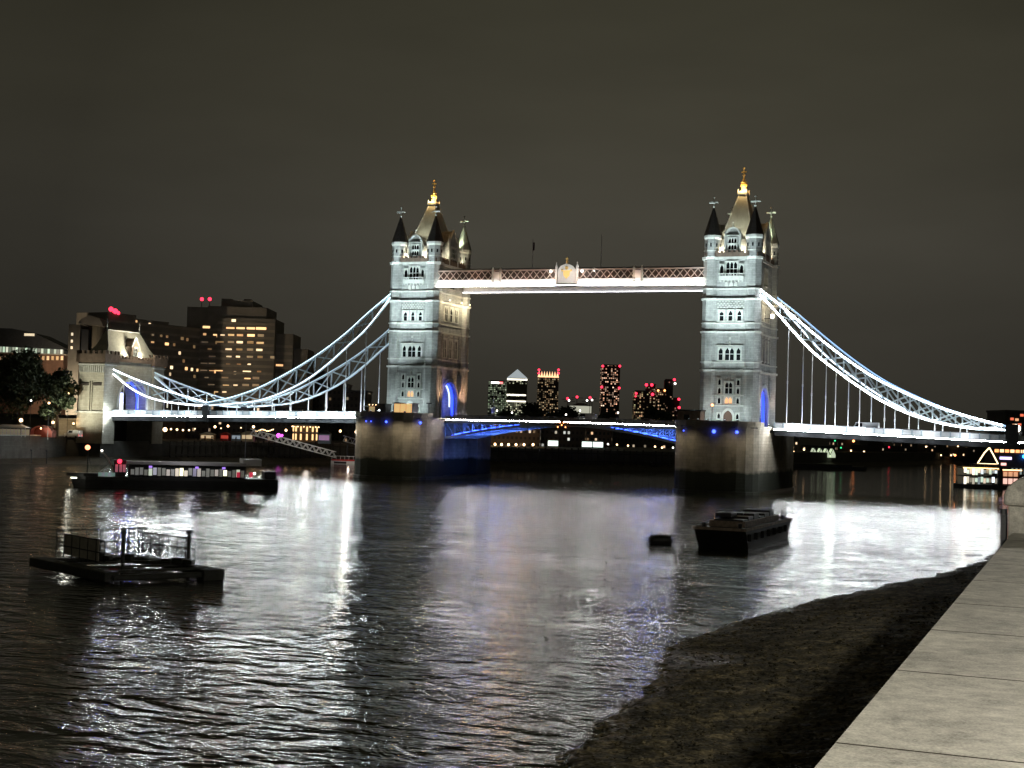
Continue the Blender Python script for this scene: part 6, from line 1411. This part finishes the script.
for k in range(26):
    x = BX(127) + k * (BX(241) - BX(127)) / 26; w_ = (BX(241) - BX(127)) / 26
    c_ = random.choice([((.85, .95, .75), .55), ((1, .88, .7), .6), ((.85, .85, 1), .3), ((1, .9, .8), .3), ((.9, .9, .8), .14), ((1, .95, .8), .18), ((.7, .65, .85), .16), ((.8, .8, .75), .1)])
    if random.random() < .35: c_ = ((.8, .8, .7), .06)
    if k in (11, 21): c_ = ((1, .95, .6), 2.2)
    MB().box(x + .08, x + w_ - .08, -2.36, -2.32, 2.35 + random.uniform(0, .3), 4.0 - random.uniform(0, .5)).build('window', emat('saloon_%d_%d' % (int(c_[0][0] * 100), int(c_[1] * 100)), *c_), t)
q = MB()
for k in range(27): x = BX(127) + k * (BX(241) - BX(127)) / 26; q.box(x - .06, x + .06, -2.42, -2.30, 2.2, 4.5)
q.build('window_posts', DARKSTEEL, t)
MB().box(BX(126), BX(242), -2.28, 2.3, 2.3, 4.4).build('saloon', DARKSTEEL, t)
q = MB(); q.box(BX(123), BX(242), -2.7, 2.7, 4.52, 5.1); q.build('roof', mat('light_grey_canopy', (.42, .40, .38), .6), t)
MB().box(BX(239), BX(258), -2.4, 2.4, 4.6, 5.9).build('upper_canopy', mat('pale_canopy', (.6, .58, .52), .6), t)
for px, c_ in ((145, 'v'), (191, 'v'), (218, 'v'), (233, 'r'), (246, 'r')): MB().box(BX(px), BX(px) + .6, -2.5, -2.43, 3.9 if c_ == 'v' else 2.4, 4.3 if c_ == 'v' else 3.4).build('accent_light', emat('boat_violet', (.45, .25, 1), 1.0) if c_ == 'v' else emat('boat_red', (1, .05, .12), .35), t)
MB().prism([(BX(111), -1.6), (BX(123), -1.6), (BX(123), 1.6), (BX(111), 1.6)], 2.11, 5.2, [(BX(112), -1.4), (BX(123), -1.4), (BX(123), 1.4), (BX(112), 1.4)]).build('wheelhouse', DARKSTEEL, t)
for x in (112.5, 116.5, 120): MB().box(BX(x), BX(x) + .5, -1.66, -1.5, 3.0, 4.4).build('window', emat('wheel_window', (.9, .3, .4), .22), t)
MB().ball(BX(116.5), -1.9, 5.0, .42).build('port_lamp', LAMPR, t)
q = MB(); q.poly([(BX(98), -1.5, 6.6), (BX(101), -1.5, 6.4), (BX(105), -1.5, 5.5), (BX(108), -1.5, 4.4), (BX(110), -1.5, 3.2), (BX(110), -1.5, 2.1)], .3).poly([(BX(92), -1.5, 2.1), (BX(106), -1.5, 4.2)], .15); q.build('crane_arm', mat('pale_arm', (.5, .5, .45), .5), t)
MB().ball(BX(99), -1.6, 6.9, .22).build('white_lamp', LAMPWH, t); MB().ball(BX(251), -2.6, 3.2, .24).build('white_lamp', LAMPWH, t)
q = MB(); q.cyl(BX(86), 0, 2.1, 7.1, .12, .07).beam((BX(86), 0, 6.4), (BX(92), 0, 2.2), .05); q.build('foremast', DARKSTEEL, t)
MB().ball(BX(85.5), 0, 7.4, .48).build('masthead_lamp', emat('masthead', (1, .30, .14), 4), t)
MB().cyl(BX(244), 1.8, 2.1, 12.5, .1, .06).build('mast', GREYSTEEL, t)
for k in range(5): MB().box(BX(96 + k * 3), BX(96 + k * 3) + .8, -2.5, -2.45, 2.2, 2.9).build('deck_light', emat('boat_cool_%d' % (k % 2), ((.6, .9, .8), (.8, .8, .9))[k % 2], .12), t)
MB().box(BX(262), BX(274), -1.8, 1.8, 2.105, 3.6).build('stern_house', DARKSTEEL, t)
light('POINT', (BX(68), -3.5, 1.8), 60, (1, 1, .85), radius=.3, parent=t)
MB().box(BX(70), BX(76), -2.2, -2.1, 1.7, 1.95).build('bow_light', emat('bow_light', (1, 1, .85), 2), t)
light('POINT', (BX(180), -6.0, 9.0), 700, (.9, .9, 1), radius=.5, parent=t)

# --- mooring platform with screens
A3, B3, C3 = onz(36, 560.5, .6), onz(112, 576, .6), onz(218, 572, .6)
t = thing('mooring_platform', 'dark floating platform with railings and grey screens in the left foreground', 'pontoon', (A3.x, A3.y, 0))
def rel(v_, z): return (v_.x - A3.x, v_.y - A3.y, z)
D3 = A3 + (C3 - B3)
PLT = mat('weedy_dark_timber', (0.022, 0.024, 0.017), 0.5, nscale=1.5, namp=.5, bump=.5)
for nm_, p, q_, w_, h_ in (('left_float', A3, B3, 1.3, .8), ('front_float', B3, C3, .7, .45), ('right_float', C3, D3, 1.2, .65), ('back_float', D3, A3, 1.0, .6)):
    MB().beam(rel(p, .35 + h_ * .2), rel(q_, .35 + h_ * .2), w_, h_).build('float', PLT, t, bevel=.08)
E3 = (C3 - B3).normalized()
q = MB(); p = C3 - E3 * 1.6; q.beam(rel(p, .4), rel(C3 + E3 * .3, .4), 1.5, .95); q.build('end_block', PLT, t, bevel=.1)
q = MB()
for f_ in (.15, .4, .65, .9):
    p, p2 = A3.lerp(B3, f_), D3.lerp(C3, f_); q.beam(rel(p, .8), rel(p2, .8), .35, .2)
q.build('cross_beams', PLT, t)
def rail(p, q_, n_, h0, h1, name='railing'):
    m_ = MB()
    for k in range(n_ + 1):
        c_ = p.lerp(q_, k / n_); m_.beam(rel(c_, h0), rel(c_, h1), .08)
    for z_ in (h1, (h0 + h1) / 2): m_.beam(rel(p, z_), rel(q_, z_), .09)
    m_.build(name, DARKSTEEL, t)
top = 3.5
R0, R1, R2, R3 = A3.lerp(B3, .22), A3.lerp(D3, .55).lerp(B3, .05), D3, C3.lerp(D3, .6)
q0 = onz(56, 556, .8); q1 = onz(104, 566, .8); q2 = onz(142, 553, .8); q3 = onz(195, 560, .8)
rail(q0, q1, 6, .8, 2.9); rail(q0, q2, 6, .8, 3.1); rail(q2, q3, 6, .8, 2.7); rail(q1, onz(138, 558, .8), 3, .8, 2.8)
GS = mat('grey_screen_sheet', (.45, .42, .36), .8, nscale=.8, namp=.3)
def sheet(p, q_, z0, z1):
    n3 = Vector((-(q_ - p).y, (q_ - p).x, 0)).normalized() * .06
    m_ = MB(); m_.prism([(p.x - A3.x, p.y - A3.y), (q_.x - A3.x, q_.y - A3.y), (q_.x + n3.x - A3.x, q_.y + n3.y - A3.y), (p.x + n3.x - A3.x, p.y + n3.y - A3.y)], z0, z1); m_.build('screen', GS, t)
sheet(q0.lerp(q1, .15), q0.lerp(q1, .88), 1.1, 2.9)
m2 = MB()
for f0, f1, z0 in ((.03, .42, 1.4), (.58, .98, 1.0)):
    m_ = MB()
    for k in range(15):
        c_ = q2.lerp(q3, f0 + (f1 - f0) * k / 14); m_.beam(rel(c_, z0), rel(c_, 2.65), .035)
    for k in range(9):
        z_ = z0 + (2.65 - z0) * k / 8; m_.beam(rel(q2.lerp(q3, f0), z_), rel(q2.lerp(q3, f1), z_), .035)
    m_.build('mesh_panel', GREYSTEEL, t)
for px, py, h in ((122, 578, 3.7), (188, 570, 3.2)):
    c_ = onz(px, py, 0); m_ = MB(); m_.cyl(c_.x - A3.x, c_.y - A3.y, -1, h, .16, .16).cyl(c_.x - A3.x, c_.y - A3.y, h, h + .35, .3, .25); m_.build('pile', DARKSTEEL, t)
random.seed(4)
for k in range(7):
    c_ = A3.lerp(C3, random.uniform(.25, .85)) + Vector((random.uniform(-1, 1), random.uniform(.5, 2), 0)); MB().box(c_.x - A3.x - .5, c_.x - A3.x + .5, c_.y - A3.y - .3, c_.y - A3.y + .3, .9, 1.25 + random.uniform(0, .3)).build('crate', PLT, t, bevel=.05)
def gull(p, rz, label, floating=False):
    g_ = thing('gull', label, 'bird', tuple(p), rz, 'gulls on the platform rail')
    q = MB()
    prof = [(-.20, .02, .12), (-.10, .06, .10), (.0, .08, .10), (.10, .06, .13), (.15, .035, .2), (.19, .045, .25), (.24, .02, .25), (.29, .006, .24)]
    i0 = 0
    for (x0, r0, z0), (x1, r1, z1) in zip(prof[:-1], prof[1:]):
        i = len(q.v)
        for x, r_, z in ((x0, r0, z0), (x1, r1, z1)):
            for k in range(6): q.v.append((x, r_ * math.cos(k * PI / 3), z + r_ * math.sin(k * PI / 3)))
        for k in range(6): q.f.append((i + k, i + (k + 1) % 6, i + 6 + (k + 1) % 6, i + 6 + k)); q.uv.append(None)
    q.beam((0, .02, .04), (0, .02, -.01), .015).beam((0, -.02, .04), (0, -.02, -.01), .015)
    q.build('body', mat('gull_grey', (.22, .22, .23), .8), g_)
GL = ['leftmost', 'second', 'third', 'fourth', 'fifth', 'sixth', 'rightmost']
for i, f_ in enumerate((.30, .45, .60, .68, .83, .93, .99)):
    c_ = q0.lerp(q2, f_); gull((c_.x, c_.y, 3.16), random.uniform(0, 6), '%s of the seven grey gulls perched on the platform top rail' % GL[i])

# --- lighter barge
a, b_, c_ = onz(700, 548, 0), onz(746, 551.5, 0), onz(790, 538, 0)
t = thing('barge', 'dark steel lighter with square swim bow moored in mid river', 'barge', (b_.x, b_.y, 0), math.atan2((c_ - b_).y, (c_ - b_).x))
Lg = (c_ - b_).length; Wd_ = 6.1
# local: x along the side away from viewer, y to the left (towards the bow's far corner)
def hullring(x0, x1, z, inn=0): return [(x0, inn), (x1, inn), (x1, Wd_ - inn), (x0, Wd_ - inn)]
q = MB()
q.prism(hullring(1.8, Lg - 1.6, -.4, .1), -.4, 1.0, hullring(.7, Lg - .6, 0, .03)); q.prism(hullring(.7, Lg - .6, 0, .03), 1.0, 2.5, hullring(-.6, Lg + .5, 0, 0)); q.build('hull', HULL, t)
MB().box(-.75, Lg + .65, -.15, .12, 2.3, 2.62).box(-.75, Lg + .65, Wd_ - .12, Wd_ + .15, 2.3, 2.62).box(-.75, -.5, .13, Wd_ - .13, 2.3, 2.62).box(Lg + .4, Lg + .65, .13, Wd_ - .13, 2.3, 2.62).build('rubbing_strake', mat('rusty_steel', (.26, .20, .15), .7, nscale=2, namp=.4), t)
MB().box(-.45, Lg + .35, .15, Wd_ - .15, 2.3, 2.4).build('deck', mat('deck_steel', (.05, .05, .05), .6, nscale=1, namp=.4), t)
q = MB(); q.box(3, Lg - 3, .9, 1.15, 2.4, 3.2).box(3, Lg - 3, Wd_ - 1.15, Wd_ - .9, 2.4, 3.2).box(3, 3.25, 1.16, Wd_ - 1.16, 2.4, 3.2).box(Lg - 3.25, Lg - 3, 1.16, Wd_ - 1.16, 2.4, 3.2); q.build('coaming', mat('rusty_steel', (.26, .20, .15), .7), t)
for k in range(6):
    x = 3.6 + k * (Lg - 7.5) / 6; MB().box(x, x + (Lg - 9) / 6, 1.3, Wd_ - 1.3, 2.9, 3.35 + (k % 3) * .25).build('hatch_cover', DARKSTEEL, t, bevel=.05)
MB().box(5, 8.0, 3.0, 5.0, 3.5, 4.05).box(9.5, 11, 2.6, 4.4, 3.5, 3.9).build('machinery', DARKSTEEL, t, bevel=.1)
for x in (.6, Lg - .9):
    for y in (.9, Wd_ - .9): MB().cyl(x, y, 2.4, 3.1, .18, .24).build('bollard', DARKSTEEL, t)
q = MB()
for k in range(5): q.box(Lg - 3.5 + k * .9, Lg - 3.44 + k * .9, .5, .56, 2.4, 3.9)
q.box(Lg - 3.5, Lg + .1, .5, .56, 3.85, 3.9).box(Lg - 3.5, Lg + .1, .5, .56, 3.1, 3.15); q.build('railing', GREYSTEEL, t)
for x in [1 + k * 3.5 for k in range(int((Lg - 2) / 3.5) + 1)]:
    MB().cyl(x, -.05, 1.1, 1.9, .28, .28, 10).build('tyre_fender', mat('rubber', (.015, .015, .015), .9), t)
# buoy
c_ = onz(660.5, 544, 0)
t = thing('mooring_buoy', 'black barrel shaped mooring buoy floating left of the barge', 'buoy', (c_.x, c_.y, .25), .35)
q = MB()
prof = [(-1.45, .3), (-1.25, .62), (-.7, .72), (0, .74), (.7, .72), (1.25, .62), (1.45, .3)]
i = 0
for (x0, r0), (x1, r1) in zip(prof[:-1], prof[1:]):
    i = len(q.v)
    for x, r_ in ((x0, r0), (x1, r1)):
        for k in range(14): q.v.append((x, r_ * math.cos(k * PI / 7), .15 + r_ * math.sin(k * PI / 7)))
    for k in range(14): q.f.append((i + k, i + (k + 1) % 14, i + 14 + (k + 1) % 14, i + 14 + k)); q.uv.append(None)
q.f.append(tuple(range(13, -1, -1))); q.f.append(tuple(len(q.v) - 14 + k for k in range(14))); q.uv += [None, None]
q.build('drum', HULL, t)
MB().box(-.12, .12, -.05, .05, .8, 1.05).build('ring_post', DARKSTEEL, t); MB().box(-.9, -.85, -.7, .7, .75, .92).box(.85, .9, -.7, .7, .75, .92).build('bands', DARKSTEEL, t)
# flotsam
random.seed(2); q = MB()
for k in range(46):
    c_ = onz(random.uniform(470, 620), random.uniform(528, 640), 0.02); r_ = random.uniform(.05, .12); a_ = random.uniform(0, PI)
    q.beam((c_.x - r_ * math.cos(a_) * 1.4, c_.y - r_ * math.sin(a_), .03), (c_.x + r_ * 1.4 * math.cos(a_), c_.y + r_ * math.sin(a_), .08), r_ * .9, r_ * .8)
tag(q.build('flotsam', PLT), 'small dark bits of drifting debris scattered over the mid river', 'debris', kind='stuff')
